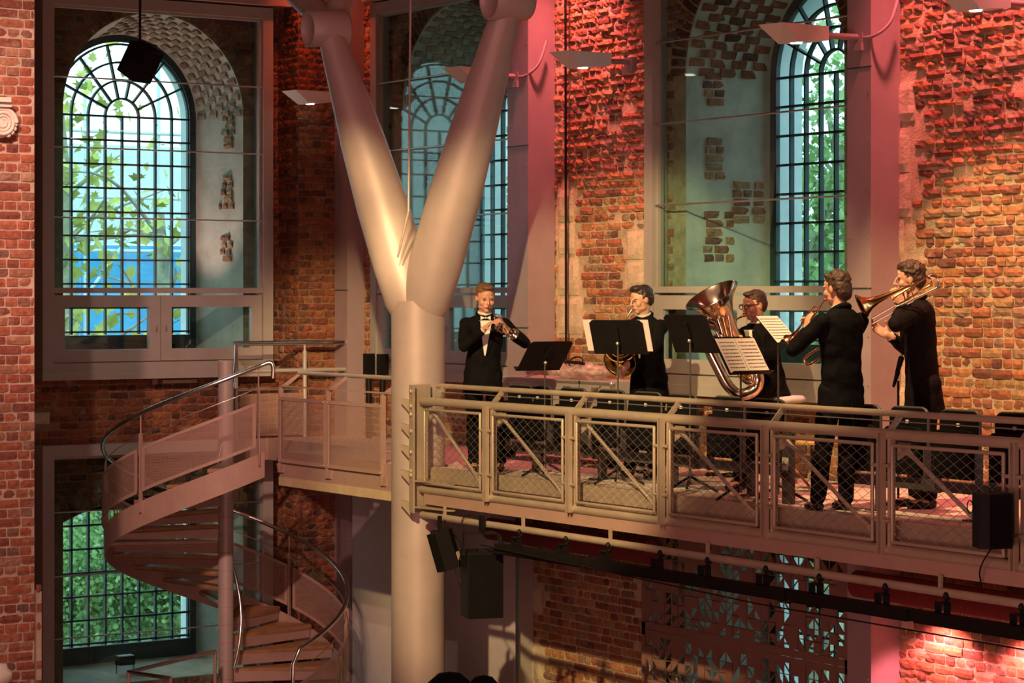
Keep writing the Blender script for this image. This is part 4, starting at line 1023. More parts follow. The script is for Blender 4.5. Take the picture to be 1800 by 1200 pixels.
# ------------------------------------------------------------------ angular wall lamps on arms
LBL = ['white wedge-shaped lamp left of the column in front of the corner brickwork', 'white wedge-shaped lamp half hidden behind the right column branch', 'white wedge-shaped lamp over the pink brickwork between the windows', 'white wedge-shaped lamp in front of the tall right window', 'white wedge-shaped lamp at the top right corner of the brick wall']
for i, (X, y0, zz, arm) in enumerate(((-24.35, 13.15, 3.97, 13.92), (-20.55, 12.98, 3.93, 13.82), (-18.72, 13.06, 3.94, 13.95), (-15.25, 12.80, 3.86, 13.82), (-13.36, 13.02, 3.96, 14.1))):
    L = .56; t_ = thing('wedge_lamp', (X, arm, zz), LBL[i], 'lamp', 'angular wall lamps')
    hd = MB(); w_ = .13
    pr = [(0, .075), (L, .075), (L, -.045), (L*.40, -.075)]
    hd.add([V((X-w_, y0+a, zz+b)) for a, b in pr] + [V((X+w_, y0+a+(.05 if k == 0 else 0), zz+b)) for k, (a, b) in enumerate(pr)], [(0, 1, 2, 3), (7, 6, 5, 4), (0, 4, 5, 1), (1, 5, 6, 2), (2, 6, 7, 3), (3, 7, 4, 0)])
    hd.build('head', 'lamp_white', t_)
    e = MB(); e.lathe((X, y0+L*.55, zz-.058), (0, 0, -1), [(-.01, .05), (.018, .05), (.019, .001)], 14); e.build('lens', 'lamp_glow', t_)
    a_ = MB(); a_.tube([(X, y0+L-.01, zz+.01), (X, arm+.02, zz+.02)], .028, 12); a_.build('arm', 'post_paint', t_)
    a_ = MB(); a_.box((X-.08, arm-.05, zz-.10), (X+.08, arm-.01, zz-.03)); a_.box((X-.07, arm-.03, zz-.08), (X+.07, arm+.02, zz+.06)); a_.build('bracket', 'post_paint', t_)
    if i in (1, 3):
        k = MB(); p = V((X, arm, zz+.02)); k.tube(smooth_path([p, p+V((.2, -.02, -.01)), p+V((.32, .06, .10)), p+V((.33, .16, .35))], 6), .015, 8); k.build('cable', 'post_paint', t_)
# volute and base of a pilaster on the pier
vl = thing('scroll_capital', (-19.55, 7.8, 3.0), 'cream plaster scroll capital on the brick pier', 'capital')
c = onX(3, 215, -19.52)
mb = MB(); mb.tube([c + V((.03, 0, 0)) + V((0, math.cos(a), math.sin(a)))*(.125-.0048*a*1.0) for a in [k*.3 for k in range(70)]], [.020-.00018*k for k in range(70)], 8); mb.lathe(c, (1, 0, 0), [(-.05, .135), (.012, .13), (.02, .10), (.03, .001)], 28); mb.build('volute', 'plaster_cast', vl)
mb = MB(); mb.box((-19.6, c.y-.5, c.z+.13), (-19.44, c.y+.06, c.z+.17)); mb.box((-19.6, c.y-.5, c.z+.17), (-19.40, c.y+.04, c.z+.21)); mb.box((-19.6, c.y-.5, c.z+.02), (-19.5, c.y+.0, c.z+.13)); mb.build('abacus', 'plaster_cast', vl)
mb = MB()
for a in range(7): mb.ell(c + V((.01, .125*math.cos(.9-a*.33), .125*math.sin(.9-a*.33))), .022, 8, 6)
mb.build('leaf_trim', 'plaster_cast', vl)
c = onX(-4, 1182, -19.5); mb = MB(); mb.lathe((-19.62, c.y-.02, c.z-.1), (0, 0, 1), [(-.7, .16), (0, .16), (.03, .19), (.09, .19), (.12, .15), (.16, .14), (.18, .001)], 24); mb.top('pilaster_base', 'plaster_cast', 'moulded plaster base low on the brick pier', 'moulding')
# small floodlight on the sill of the lower left window
p = onX(220, 1166, -25.45); fl_ = thing('sill_floodlight', (p.x, p.y, -2.78), 'small floodlight on the sill of the lower left window', 'floodlight')
mb = MB(); mb.box((p.x-.06, p.y-.10, -2.66), (p.x+.06, p.y+.10, -2.56)); mb.build('housing', 'black_metal', fl_); mb = MB(); mb.box((p.x-.05, p.y-.09, -2.56), (p.x+.05, p.y+.09, -2.55)); mb.build('lens', 'lamp_glow' if False else 'lamp_white', fl_)
mb = MB(); mb.tube([(p.x, p.y-.11, -2.60), (p.x, p.y-.11, -2.77), (p.x, p.y+.11, -2.77), (p.x, p.y+.11, -2.60)], .008, 6); mb.build('yoke', 'black_metal', fl_)
spot('floodlight_beam', (p.x, p.y, -2.53), (p.x-.35, p.y, -1.2), (1, .42, .40), 14, 100, .6, .04)
fl2 = thing('sill_floodlight', (-25.7, 12.25, .98), 'small floodlight on the sill behind the casements of the tall left window', 'floodlight')
mb = MB(); mb.box((-25.78, 12.15, .98), (-25.66, 12.35, 1.08)); mb.build('housing', 'black_metal', fl2)
spot('floodlight_beam', (-25.6, 12.2, 1.12), (-25.42, 12.4, 4.6), (1, .48, .42), 220, 80, .8, .04)
# service box and small panel under the left window
p = onX(314, 670, XW+.03); mb = MB(); mb.box((XW+.01, p.y-.22, p.z-.02), (XW+.06, p.y+.22, p.z+.02)); mb.top('strip_light', 'aluminium', 'short unlit metal strip light on bricks below the left window', 'light fixture')
mb = MB(); mb.box((XW+.01, p.y-.34, p.z-.03), (XW+.05, p.y-.28, p.z+.03)); mb.top('switch_box', 'frame_paint', 'small square switch box beside the unlit strip light', 'switch')
# dark covered humps at the bottom edge
for i, (x, w_, l) in enumerate(((790, .26, 'black rounded cloth cover at the bottom edge next to the column'), (850, .20, 'black rounded cloth cover at the bottom edge below the big loudspeaker'))):
    p = onY(x, 1180 + 6*i, 11.4); mb = MB(); zt = p.z
    mb.lathe((p.x, p.y, FLOOR), (0, 0, 1), [(0, w_*1.2), (.3, w_*1.1), (zt-FLOOR-.22, w_*.9), (zt-FLOOR-.10, w_*.75), (zt-FLOOR-.02, w_*.4), (zt-FLOOR, .001)], 20); mb.top('covered_equipment', 'black_seat', l, 'equipment')

# ------------------------------------------------------------------ seats on the gallery
def make_seat():
    s_ = thing('tip_up_seat', (0, 0, 0), 'x', 'seat')
    def rr(w, z0, z1, r, y, th, n=5):
        pts = [(-w, z0), (w, z0)] + [(w-r+r*math.cos(a), z1-r+r*math.sin(a)) for a in [math.pi/2*k/n for k in range(n+1)]] + [(-w+r-r*math.sin(a), z1-r+r*math.cos(a)) for a in [math.pi/2*k/n for k in range(n+1)]]
        m_ = MB(); m_.prism([V((x, y, z)) for x, z in pts], (0, th, 0)); return m_, pts
    m_, pts = rr(.20, .40, .80, .06, .02, .035); m_.build('backrest', 'black_seat', s_)
    m_ = MB(); m_.tube([(x, .04, z) for x, z in pts[1:]], .013, 8); m_.build('back_frame', 'seat_trim', s_)
    m_, _ = rr(.19, .30, .66, .05, -.05, .05); m_.build('seat_pad', 'black_seat', s_)
    m_ = MB(); m_.box((-.015, .012, .685), (.015, .021, .71)); m_.build('number_tag', 'shirt', s_)
    for sx in (-1, 1):
        m_ = MB(); m_.box((sx*.215-.008, -.02, .18), (sx*.215+.008, .05, .52)); m_.build('side_bracket', 'seat_trim', s_)
    return s_
seat0 = make_seat(); SXs = [-18.50, -18.22, -17.62, -17.07, -16.53, -16.0, -15.42, -14.87, -13.74, -13.25, -12.67, -12.12, -11.6]
nth = ['first', 'second', 'third', 'fourth', 'fifth', 'sixth', 'seventh', 'eighth', 'ninth']
for i, X in enumerate(SXs):
    o = seat0 if i == 0 else copy_tree(seat0); o.location = (X, 12.46 + .02*math.sin(i*2.3), 0)
    if i < 8: o['label'] = '%s black tip-up seat from the column, left of the standing player seen from behind' % nth[i]
    else: o['label'] = '%s black tip-up seat right of the player seen from behind' % nth[i-8]
    o['category'] = 'seat'; o['group'] = 'tip-up seats along the balustrade'
for nm, a, b, l in ((0, -18.6, -14.6, 'left steel beam with legs carrying eight black seats'), (1, -13.9, -10.9, 'right steel beam with legs carrying the black seats by the trombonist')):
    bm_ = thing('seat_beam', ((a+b)/2, 12.42, 0), l, 'seat frame')
    m_ = MB(); m_.box((a, 12.46, .19), (b, 12.54, .27)); m_.build('beam', 'seat_trim', bm_)
    k = a+.35
    while k < b:
        m_ = MB(); m_.box((k-.03, 12.47, .012), (k+.03, 12.53, .19)); m_.build('leg', 'seat_trim', bm_); m_ = MB(); m_.box((k-.05, 12.38, .001), (k+.05, 12.64, .014)); m_.build('foot_plate', 'seat_trim', bm_); k += 1.05
p = onY(1386, 900, 12.25); rp = thing('row_end_post', (p.x, 12.25, 0), 'grey post with a letter A sign ending the left seat row', 'post')
m_ = MB(); m_.box((p.x-.045, 12.22, 0), (p.x+.045, 12.28, .62)); m_.build('post', 'seat_trim', rp)
m_ = MB(); m_.box((p.x-.034, 12.213, .27), (p.x+.034, 12.22, .37)); sg = m_.build('sign', 'shirt', rp)
def text(body, size, loc, ax, up, m, parent, name='lettering', th=.0008):
    cu = bpy.data.curves.new(name, 'FONT'); cu.body = body; cu.size = size; cu.align_x = 'CENTER'; cu.align_y = 'CENTER'; cu.extrude = th
    o = bpy.data.objects.new(name, cu); SCR.collection.objects.link(o); ax = V(ax).normalized(); up = V(up).normalized(); z = ax.cross(up)
    o.matrix_world = Matrix.Translation(V(loc)) @ Matrix((ax, up, z)).transposed().to_4x4()
    SCR.view_layers[0].update(); dg = SCR.view_layers[0].depsgraph; me = bpy.data.meshes.new_from_object(o.evaluated_get(dg)); mw = o.matrix_world.copy(); JUNK.append(o)
    me.materials.clear(); me.materials.append(M[m]); off = rootloc(parent); me.transform(Matrix.Translation(-off) @ mw)
    o2 = bpy.data.objects.new(name, me); COL.objects.link(o2); o2.parent = parent; return o2
text('A-', .06, (p.x, 12.211, .32), (1, 0, 0), (0, 0, 1), 'ink', rp)
# timber stacking chair seen through the mesh
p = onY(1436, 800, 13.35); ch_ = thing('wooden_chair', (p.x, 13.35, 0), 'honey-coloured plywood chair with black legs behind the player in the row gap', 'chair')
m_ = MB(); X = p.x; pts = [(X+.19*math.sin(a)*1.0, .50+.22*(1-math.cos(a))*.5) for a in []]
prof = [(X-.20, .46), (X+.20, .46), (X+.21, .60), (X+.17, .70), (X+.08, .745), (X-.08, .745), (X-.17, .70), (X-.21, .60)]
m_.prism([(a, 13.52, b) for a, b in prof], (0, .015, 0)); m_.build('backrest', 'gold_wood', ch_)
m_ = MB(); m_.prism([(X-.20, 13.12, .40), (X+.20, 13.12, .40), (X+.19, 13.50, .40), (X-.19, 13.50, .40)], (0, 0, .015)); m_.build('seat', 'gold_wood', ch_)
for a in (-.19, .19):
    for b in (13.14, 13.5):
        m_ = MB(); m_.tube([(X+a, b, .002), (X+a*.9, b, .40)], .011, 8); m_.build('leg', 'black_metal', ch_)
# mic stand
p = onY(1579, 780, 12.9); ms = thing('microphone_stand', (p.x, 12.9, 0), 'black microphone stand beside the trombonist', 'microphone stand')
top_ = onY(1581, 658, 12.9)
m_ = MB(); m_.tube([(p.x, 12.9, .03), (p.x, 12.9, top_.z-.05)], .010, 8); m_.build('pole', 'black_metal', ms)
m_ = MB(); m_.lathe((p.x, 12.9, .0), (0, 0, 1), [(0, .12), (.02, .12), (.035, .02), (.036, .001)], 20); m_.build('base', 'black_metal', ms)
m_ = MB(); m_.cap(onY(1584, 630, 12.9), onY(1577, 655, 12.9), .024, .018); m_.cap(onY(1578, 655, 12.9), onY(1571, 678, 12.9), .020, .012); m_.build('microphone', 'black_plastic', ms)

# ------------------------------------------------------------------ flight case with a crumpled clear bag
fc = thing('flight_case', (-19.1, 13.6, 0), 'long aluminium-edged flight case on castors against the wall', 'case')
fx0, fx1, fy0, fy1, fz0, fz1 = -20.12, -18.15, 13.30, 13.82, .14, .83
m_ = MB(); m_.box((fx0, fy0, fz0), (fx1, fy1, .70)); m_.build('body', 'flight_panel', fc)
m_ = MB(); m_.box((fx0, fy0, .715), (fx1, fy1, fz1)); m_.build('lid', 'flight_panel', fc)
for z in (.70, .72, fz1-.02, fz0+.01):
    m_ = MB(); m_.box((fx0-.006, fy0-.008, z-.012), (fx1+.006, fy0+.02, z+.012)); m_.build('edging', 'aluminium', fc)
for x in (fx0, fx1, fx0+1.45):
    m_ = MB(); m_.box((x-.012, fy0-.008, fz0), (x+.012, fy0+.02, fz1)); m_.build('edging', 'aluminium', fc)
for x in (fx0+.25, fx0+1.25, fx1-.25):
    m_ = MB(); m_.box((x-.06, fy0-.016, .66), (x+.06, fy0-.006, .77)); m_.box((x-.02, fy0-.03, .69), (x+.02, fy0-.012, .73)); m_.build('latch', 'aluminium', fc)
m_ = MB(); m_.tube([(fx0+.1, fy0-.03, .74), (fx0+.1, fy0-.05, .68), (fx0+.22, fy0-.05, .68), (fx0+.22, fy0-.03, .74)], .01, 8); m_.build('handle', 'aluminium', fc)
for x in (fx0, fx1):
    for y in (fy0, fy1):
        for z in (fz0+.02, fz1-.02):
            m_ = MB(); m_.ell((x, y, z), .028, 10, 7); m_.build('corner_ball', 'aluminium', fc)
        m_ = MB(); xx = x + (.12 if x == fx0 else -.12); yy = y + (.08 if y == fy0 else -.08); m_.cyl((xx-.02, yy, .062), (xx+.02, yy, .062), .06, 16); m_.box((xx-.03, yy-.02, .10), (xx+.03, yy+.02, fz0)); m_.build('castor', 'black_plastic', fc)
bg_ = thing('clear_bag', (-18.95, 13.52, fz1), 'crumpled clear plastic bag lying on the flight case', 'bag')
m_ = MB(); m_.ell((-18.98, 13.52, fz1+.075), (.42, .20, .07), 20, 10); m_.ell((-19.15, 13.52, fz1+.08), (.22, .17, .075), 16, 8); m_.ell((-18.75, 13.5, fz1+.07), (.22, .17, .065), 16, 8)
remeshed(m_, 'bag', 'vinyl', bg_, .012, 2, .5, .045, 11)
m_ = MB(); m_.tube([V((-18.95, 13.45, fz1+.17)) + V((.11*math.cos(a), .03*math.sin(a), .05*math.sin(a))) for a in [k*.45 for k in range(14)]], .008, 6, closed=True); m_.cap((-19.12, 13.44, fz1+.17), (-18.78, 13.42, fz1+.16), .017); m_.build('handle', 'black_plastic', bg_)
m_ = MB(); m_.tube(smooth_path([(-19.75, 13.4, fz1+.09), (-19.72, 13.38, fz1+.02), (-19.62, 13.36, fz1+.02), (-19.45, 13.4, fz1+.10), (-19.35, 13.42, fz1+.12)], 5), .009, 8); m_.tube([(-19.45, 13.4, fz1+.10), (-19.36, 13.42, fz1+.12)], .024, 8); m_.top('cable_coupling', 'aluminium', 'short cable with silver connector on the left end of the flight case', 'cable')

# ------------------------------------------------------------------ music stands
def music_stand(x, y, d, e1x, e1z, bx, bz, h, face, label, sheets=(), px_=None, ext=None, base=0):
    """desk centre at picture x,y and depth d; e1 width vector (image right, up), e2 height vector; face=+1 pages face the camera"""
    c = PX(x, y, d); f2 = face*math.sqrt(max(.0016, h*h - bx*bx - bz*bz)); f1 = -(e1x*bx + e1z*bz)/f2
    e1 = CV(e1x, f1, e1z); e2 = CV(bx, f2, bz); n = e1.cross(e2).normalized()
    if n.dot(CF) > 0: n = -n            # n: towards camera
    front = n if face > 0 else -n       # side that carries the pages
    foot = V((c.x, c.y, 0)); t_ = thing('music_stand', foot, label, 'music stand', 'music stands')
    a, b = e1/2, e2/2; u1, u2 = e1.normalized(), e2.normalized(); r = .03
    poly = [c-a-b, c+a-b, c+a+b-u2*r, c+a+b-u1*r, c-a+b+u1*r, c-a+b-u2*r]
    m_ = MB(); m_.prism([p_ - front*.002 for p_ in poly], -front*.004); m_.build('desk', 'black_metal', t_)
    m_ = MB(); m_.prism([c-a-b, c+a-b, c+a-b+front*.055, c-a-b+front*.055], -u2*.004); m_.build('lip', 'black_metal', t_)
    back = c - front*.02
    m_ = MB(); m_.bar(back-e2*.05, back+e2*.32, .03, .02, n); m_.build('spine', 'black_metal', t_)
    hub = c - e2*.12 - front*.035; foot2 = V((hub.x, hub.y, 0)) 
    m_ = MB(); m_.tube([hub, foot2 + CZ*.55], .008, 8); m_.tube([foot2+CZ*.60, foot2+CZ*.06], .012, 8); m_.build('pole', 'seat_trim', t_)
    m_ = MB(); m_.ell(hub + n*.012, (.018, .018, .018), 10, 6); m_.build('knob', 'aluminium', t_)
    for k in range(3):
        a_ = k*2.094+.5; dd = V((math.cos(a_), math.sin(a_), 0)); m_ = MB(); m_.tube(smooth_path([foot2+CZ*.13, foot2+dd*.12+CZ*.075, foot2+dd*.25+CZ*.012], 4), .012, 8); m_.build('leg', 'black_metal', t_)
    for k, (sx0, sx1, sy0, sy1) in enumerate(sheets):
        pg = thing('sheet_music', c + e1*(sx0+sx1)/2 - b, ('%s printed sheet on the ' % ['left', 'right'][k % 2]) + label, 'sheet music', 'pages of sheet music')
        q = lambda s, t: c + e1*s + e2*t + front*.003
        m_ = MB(); m_.prism([q(sx0, sy0), q(sx1, sy0), q(sx1, sy1), q(sx0, sy1)], front*.0015); m_.build('page', 'sheet_music', pg)
        m_ = MB(); rnd = random.Random(k+int(x)); rows = 8
        for j in range(rows):
            tt = sy0 + (sy1-sy0)*(.10 + .84*(j+.3)/rows)
            for g in range(5):
                t2 = tt + (sy1-sy0)*g*.0075; z_ = lambda s, t: q(s, t) + front*.002
                m_.prism([z_(sx0+.04, t2), z_(sx1-.04, t2), z_(sx1-.04, t2+.0016), z_(sx0+.04, t2+.0016)], front*.0004)
            for _ in range(16):
                s0 = rnd.uniform(sx0+.06, sx1-.06); m_.prism([z_(s0, tt), z_(s0+.012, tt), z_(s0+.012, tt+.02), z_(s0, tt+.02)], front*.0004)
        m_.build('notation', 'ink', pg, kind='stuff')
    return t_, c, e1, e2, front
music_stand(958, 625, 21.6, .40, 0, .13, .27, .36, -1, 'music stand seen from behind beside the trumpeter near the column')
music_stand(1087, 592, 20.7, .46, 0, -.06, .30, .34, -1, 'music stand seen from behind in front of the horn player', ((-.62, -.40, -.42, .50), (.40, .60, -.42, .50)))
music_stand(1214, 586, 19.9, .34, 0, -.12, .32, .37, -1, 'music stand seen from behind left of the tuba')
t4, c_, e1_, e2_, fr_ = music_stand(1303, 624, 19.1, .36, 0, -.13, .30, .36, 1, 'music stand facing the camera below the tuba player', ((-.46, .0, -.46, .44), (.01, .50, -.46, .44)))
m_ = MB(); q = lambda s, t: c_ + e1_*s + e2_*t + fr_*.004
m_.prism([q(.16, .47), q(.24, .47), q(.24, .53), q(.16, .53)], fr_*.001); m_.build('tape', 'yellow_tape', t4)
music_stand(1367, 580, 19.0, .19, -.0, -.16, .22, .33, 1, 'narrow angled music stand right of the seated tuba player', ((-.5, .5, -.45, .5),))

# cables, bits on the deck
rnd = random.Random(5)
for i, (x, y, l, r_) in enumerate(((1085, 800, 'coiled black cable on the deck under the middle seats', .13), (1265, 838, 'black cable loop on the deck near the tuba stand', .15), (1120, 832, 'small loop of black cable by the front of the deck', .10))):
    p = PX(x, y, EYE*FOC/(y-HOR)); m_ = MB()
    m_.tube(smooth_path([p + V((r_*math.cos(a)*(1+.2*math.sin(3*a)), r_*math.sin(a)*.8, .012+.01*(a % 2))) for a in [k*.55 for k in range(26)]], 3), .009, 6); m_.top('cable', 'black_plastic', l, 'cable', 'cables on the deck')


# ------------------------------------------------------------------ the players
def ik(S, W, a, b, hint):
    d = W - S; L = d.length
    if L > (a+b)*.995: W = S + d*((a+b)*.995/L); d = W - S; L = d.length
    x = (a*a - b*b + L*L)/(2*L); h = math.sqrt(max(0, a*a - x*x)); u = d/L; hp = hint - u*hint.dot(u)
    return S + u*x + hp.normalized()*h, W
def hand(mb, W, d, pn, side, curl=1.0, s=1.0, thumb=1):
    """W wrist, d hand direction, pn palm normal, side = direction of the thumb"""
    d = d.normalized(); pn = (pn - d*pn.dot(d)).normalized(); sd = d.cross(pn).normalized()
    if sd.dot(side) < 0: sd = -sd
    R = Matrix((sd, d, pn)).transposed()
    mb.ell(W + d*.050*s, (.041*s, .056*s, .017*s), 12, 8, R); mb.cap(W - d*.03*s, W + d*.02*s, .026*s, .027*s)
    for i, (L, off) in enumerate(((.92, 1.5), (1.0, .5), (.94, -.5), (.76, -1.5))):
        p = W + d*(.088 - .005*abs(off))*s + sd*off*.020*s; a = .30*curl
        for seg_, r0, r1 in ((.044, .0095, .0088), (.028, .0088, .0082), (.022, .0082, .0070)):
            dd = d*math.cos(a) + pn*math.sin(a); q = p + dd*seg_*L*s; mb.cap(p, q, r0*s, r1*s, 8, 3); p = q; a += .62*curl
    p = W + d*.025*s + sd*.034*s; a = .4
    for seg_, r0, r1 in ((.040, .0115, .0105), (.032, .0100, .0085)):
        dd = (d*.70 + sd*math.cos(a)*.75 + pn*math.sin(a)*thumb).normalized(); q = p + dd*seg_*s; mb.cap(p, q, r0*s, r1*s, 8, 3); p = q; a += .7
def orient(f, pitch=0, roll=0):
    f = V((f.x, f.y, 0)).normalized(); r = f.cross(CZ).normalized(); R = Matrix((r, f, CZ)).transposed()
    return R @ Matrix.Rotation(math.radians(pitch), 3, 'X') @ Matrix.Rotation(math.radians(roll), 3, 'Y')
def person(root_name, label, ground, hips, chest_f, hipf, H, head_c, head_f, hpitch, hroll, wr, wl, hr, hl, hintR, hintL, hair, skin, group=None, legs=None, suit='suit', hs=1.0, glasses=False, shirt=True, seated=False, bow=False, lean=V((0, 0, 0))):
    s = H/1.80; t = thing('person', ground, label, 'person', 'brass quintet players')
    cf = V((chest_f.x, chest_f.y, 0)).normalized(); cr = cf.cross(CZ).normalized(); T = Matrix((cr, cf, CZ)).transposed()
    hf = V((hipf.x, hipf.y, 0)).normalized(); hrt = hf.cross(CZ).normalized()
    neck = head_c - CZ*.155*s - cf*.035*s; pel = V(hips); sh_c = neck - CZ*.055*s - cf*.02*s
    SRt = sh_c + cr*.175*s - CZ*.035*s; SLt = sh_c - cr*.175*s - CZ*.035*s
    ER, WR = ik(SRt, wr, .30*s, .265*s, hintR); EL, WL = ik(SLt, wl, .30*s, .265*s, hintL)
    Hm = orient(head_f, hpitch, hroll)
    h = lambda x, y, z: head_c + Hm @ V((x, y, z))*s*hs
    e = lambda mb, x, y, z, a, b, c_: mb.ell(h(x, y, z), (a*s*hs, b*s*hs, c_*s*hs), 14, 10, Hm)
    # legs
    if legs is None:
        legs = []
        for sg in (1, -1):
            hp = pel + hrt*.09*s*sg - CZ*.02; ft = V((ground[0], ground[1], 0)) + hrt*.11*s*sg*1.1 + CZ*.09*s; kn = (hp+ft)/2 + hf*.02; legs.append((hp, kn, ft, hf))
    # continuous body
    b = MB()
    e(b, 0, -.012, .025, .077, .096, .094); e(b, 0, .018, -.040, .060, .070, .074); e(b, 0, .060, -.088, .026, .024, .022); e(b, 0, .074, .050, .040, .012, .03)
    for sg in (1, -1):
        e(b, sg*.033, .079, .027, .024, .009, .006); e(b, sg*.038, .056, -.024, .026, .025, .028); e(b, sg*.078, -.006, -.002, .008, .018, .030); e(b, sg*.072, .002, -.002, .010, .012, .022)
        e(b, sg*.038, .022, -.064, .022, .042, .026)
    b.cap(h(0, .092, .020), h(0, .112, -.022), .0075*s*hs, .0105*s*hs); e(b, 0, .098, -.026, .016, .011, .007)
    e(b, 0, .086, -.052, .024, .010, .006); e(b, 0, .083, -.063, .021, .010, .007)
    b.cap(neck - CZ*.05*s, head_c + Hm @ V((0, -.02, -.05))*s, .056*s, .054*s)
    def torso(mb, g, rows):
        rg = []
        for tt, rx, ry, fw in rows:
            c_ = pel + (sh_c - pel)*tt + cf*fw*s; rg.append([c_ + T @ V(((rx+g)*math.copysign(abs(math.cos(a))**.85, math.cos(a)), (ry+g)*math.sin(a), 0))*s for a in [2*math.pi*k/32 for k in range(32)]])
        mb.loft(rg)
    TR = [(-.16, .135, .09, 0), (0, .150, .098, 0), (.22, .145, .095, 0), (.42, .138, .092, .004), (.62, .152, .10, .006), (.82, .165, .10, .004), (.95, .165, .088, -.004), (1.04, .125, .072, -.006), (1.12, .06, .05, 0)]
    torso(b, -.012, TR)
    for S_, E_, W_ in ((SRt, ER, WR), (SLt, EL, WL)):
        b.cap(sh_c, S_, .05*s, .045*s); b.cap(S_, E_, .042*s, .034*s); b.cap(E_, W_, .036*s, .024*s)
    for hp, kn, ft, ff in legs:
        b.cap(hp, kn, .068*s, .048*s); b.cap(kn, ft, .048*s, .034*s); b.cap(ft - CZ*.04*s, ft + ff*.13*s - CZ*.05*s, .036*s, .026*s)
    for (W_, d_, n_, sd_, cu) in (hr, hl):
        Wp = WR if (W_ == 'R') else WL; hand(b, Wp, d_, n_, sd_, cu, s*1.03)
    remeshed(b, 'body', skin, t, .0058, 3, .5)
    # eyes
    for sg in (1, -1):
        m_ = MB(); e(m_, sg*.033, .086, .009, .015, .006, .0035); m_.build('eye', 'ink', t)
    m_ = MB(); e(m_, 0, .095, -.057, .022, .004, .007); m_.build('mouth', 'lip', t)
    # jacket
    j = MB(); hem = pel - CZ*(.10*s if not seated else .04); up = sh_c
    ax = (up - pel)
    torso(j, .024, ([(-.42 if not seated else -.22, .165, .125, 0), (-.25 if not seated else -.15, .160, .115, 0)] if True else []) + TR[1:])
    for S_, E_, W_ in ((SRt, ER, WR), (SLt, EL, WL)):
        j.cap(sh_c - CZ*.015, S_ - CZ*.005, .060*s, .064*s); d_ = (W_-E_).normalized(); j.cap(S_, E_, .068*s, .056*s); j.cap(E_, W_ - d_*.035*s, .055*s, .043*s)
    jk = remeshed(j, 'jacket', suit, t, .009, 3, .6, .010, 11)
    m_ = MB(); vb = pel - CZ*.28*s
    if not seated: m_.bar(vb - cf*.146*s, pel - CZ*.06*s - cf*.130*s, .005, .006, cf); m_.build('back_vent', 'black_seat', t)
    # collar and lapels
    m_ = MB(); cc = neck - CZ*.010*s
    m_.tube([cc + T @ V((.068*math.cos(a), .058*math.sin(a) - .012, .012 - .035*math.sin(a)))*s for a in [2*math.pi*k/18 for k in range(18)]], .020*s, 8, closed=True); m_.build('jacket_collar', suit, t)
    m_ = MB(); m_.tube([cc + CZ*.025*s + T @ V((.057*math.cos(a), .054*math.sin(a)-.006, .006 - .016*math.sin(a)))*s for a in [2*math.pi*k/18 for k in range(18)]], .013*s, 8, closed=True); m_.build('shirt_collar', 'shirt', t)
    def front_pt(z_, xr, lift):      # point on the chest front at height below the neck
        tt = max(0, min(1, (up.z - z_ - pel.z)/max(.1, (up.z-pel.z)))); c0 = pel + ax*tt; rx, ry = .19*s, .124*s
        return c0 + T @ V((xr, 0, 0)) + cf*(ry*math.sqrt(max(.05, 1-(xr/rx)**2)) + lift)
    if shirt:
        rows = 9; vs = []
        for i in range(rows):
            z_ = -.07*s + .40*s*i/(rows-1); hw = .062*s*(1-i/(rows-1)) + .006
            for k in range(5): vs.append(front_pt(z_, hw*(k/2-1), .008*s if i else .0))
        fs = [(i*5+k, i*5+k+1, i*5+k+6, i*5+k+5) for i in range(rows-1) for k in range(4)]
        m_ = MB(); m_.add(vs, fs, True); m_.add([v - cf*.03 for v in vs], fs, True); m_.build('shirt_front', 'shirt', t)
        for sg in (1, -1):
            m_ = MB(); pts = []
            L0 = [front_pt(-.05*s, sg*.055*s, .012), front_pt(.04*s, sg*.118*s, .013), front_pt(.13*s, sg*.105*s, .013), front_pt(.34*s, sg*.012*s, .012), front_pt(.12*s, sg*.045*s, .013)]
            m_.prism(L0, cf*.006); m_.build('lapel', suit, t)
    if bow:
        m_ = MB(); c0 = neck + cf*.064*s - CZ*.03*s
        for sg in (1, -1): m_.prism([c0 + cr*sg*.006, c0 + cr*sg*.048*s + CZ*.020*s, c0 + cr*sg*.048*s - CZ*.020*s], cf*.012)
        m_.ell(c0 + cf*.008, (.009, .009, .010), 8, 6); m_.build('bow_tie', 'shirt', t)
    for W_, E_ in ((WR, ER), (WL, EL)):
        d_ = (W_-E_).normalized(); m_ = MB(); m_.cyl(W_ - d_*.05*s, W_ - d_*.005, .036*s, 16, .034*s); m_.build('shirt_cuff', 'shirt', t)
    # trousers, shoes
    m_ = MB(); m_.ell(pel - CZ*.0, (.165*s, .12*s, .12*s), 18, 10, T)
    for hp, kn, ft, ff in legs:
        m_.cap(hp, kn, .098*s, .074*s); m_.cap(kn, ft + CZ*.01, .074*s, .062*s)
    remeshed(m_, 'trousers', suit, t, .010, 3, .6, .010, 9)
    for hp, kn, ft, ff in legs:
        m_ = MB(); a = V((ft.x, ft.y, .036*s)); m_.ell(a - ff*.02*s, (.038*s,)*3, 10, 8); m_.ell(a + ff*.08*s - CZ*.004, (.046*s, .046*s, .032*s), 10, 8); m_.cap(a + ff*.02*s, a + ff*.15*s - CZ*.008*s, .036*s, .028*s); m_.box((a - V((.02, .02, .036*s)))[:], (a + V((.02, .02, 0)))[:]); m_.cap(a, a + CZ*.05*s, .038*s, .036*s)
        remeshed(m_, 'shoe', 'shoe', t, .008, 2, .5)
    # hair
    m_ = MB()
    for (x, y, z, a, b_, c_) in hair[1]: e(m_, x, y, z, a, b_, c_)
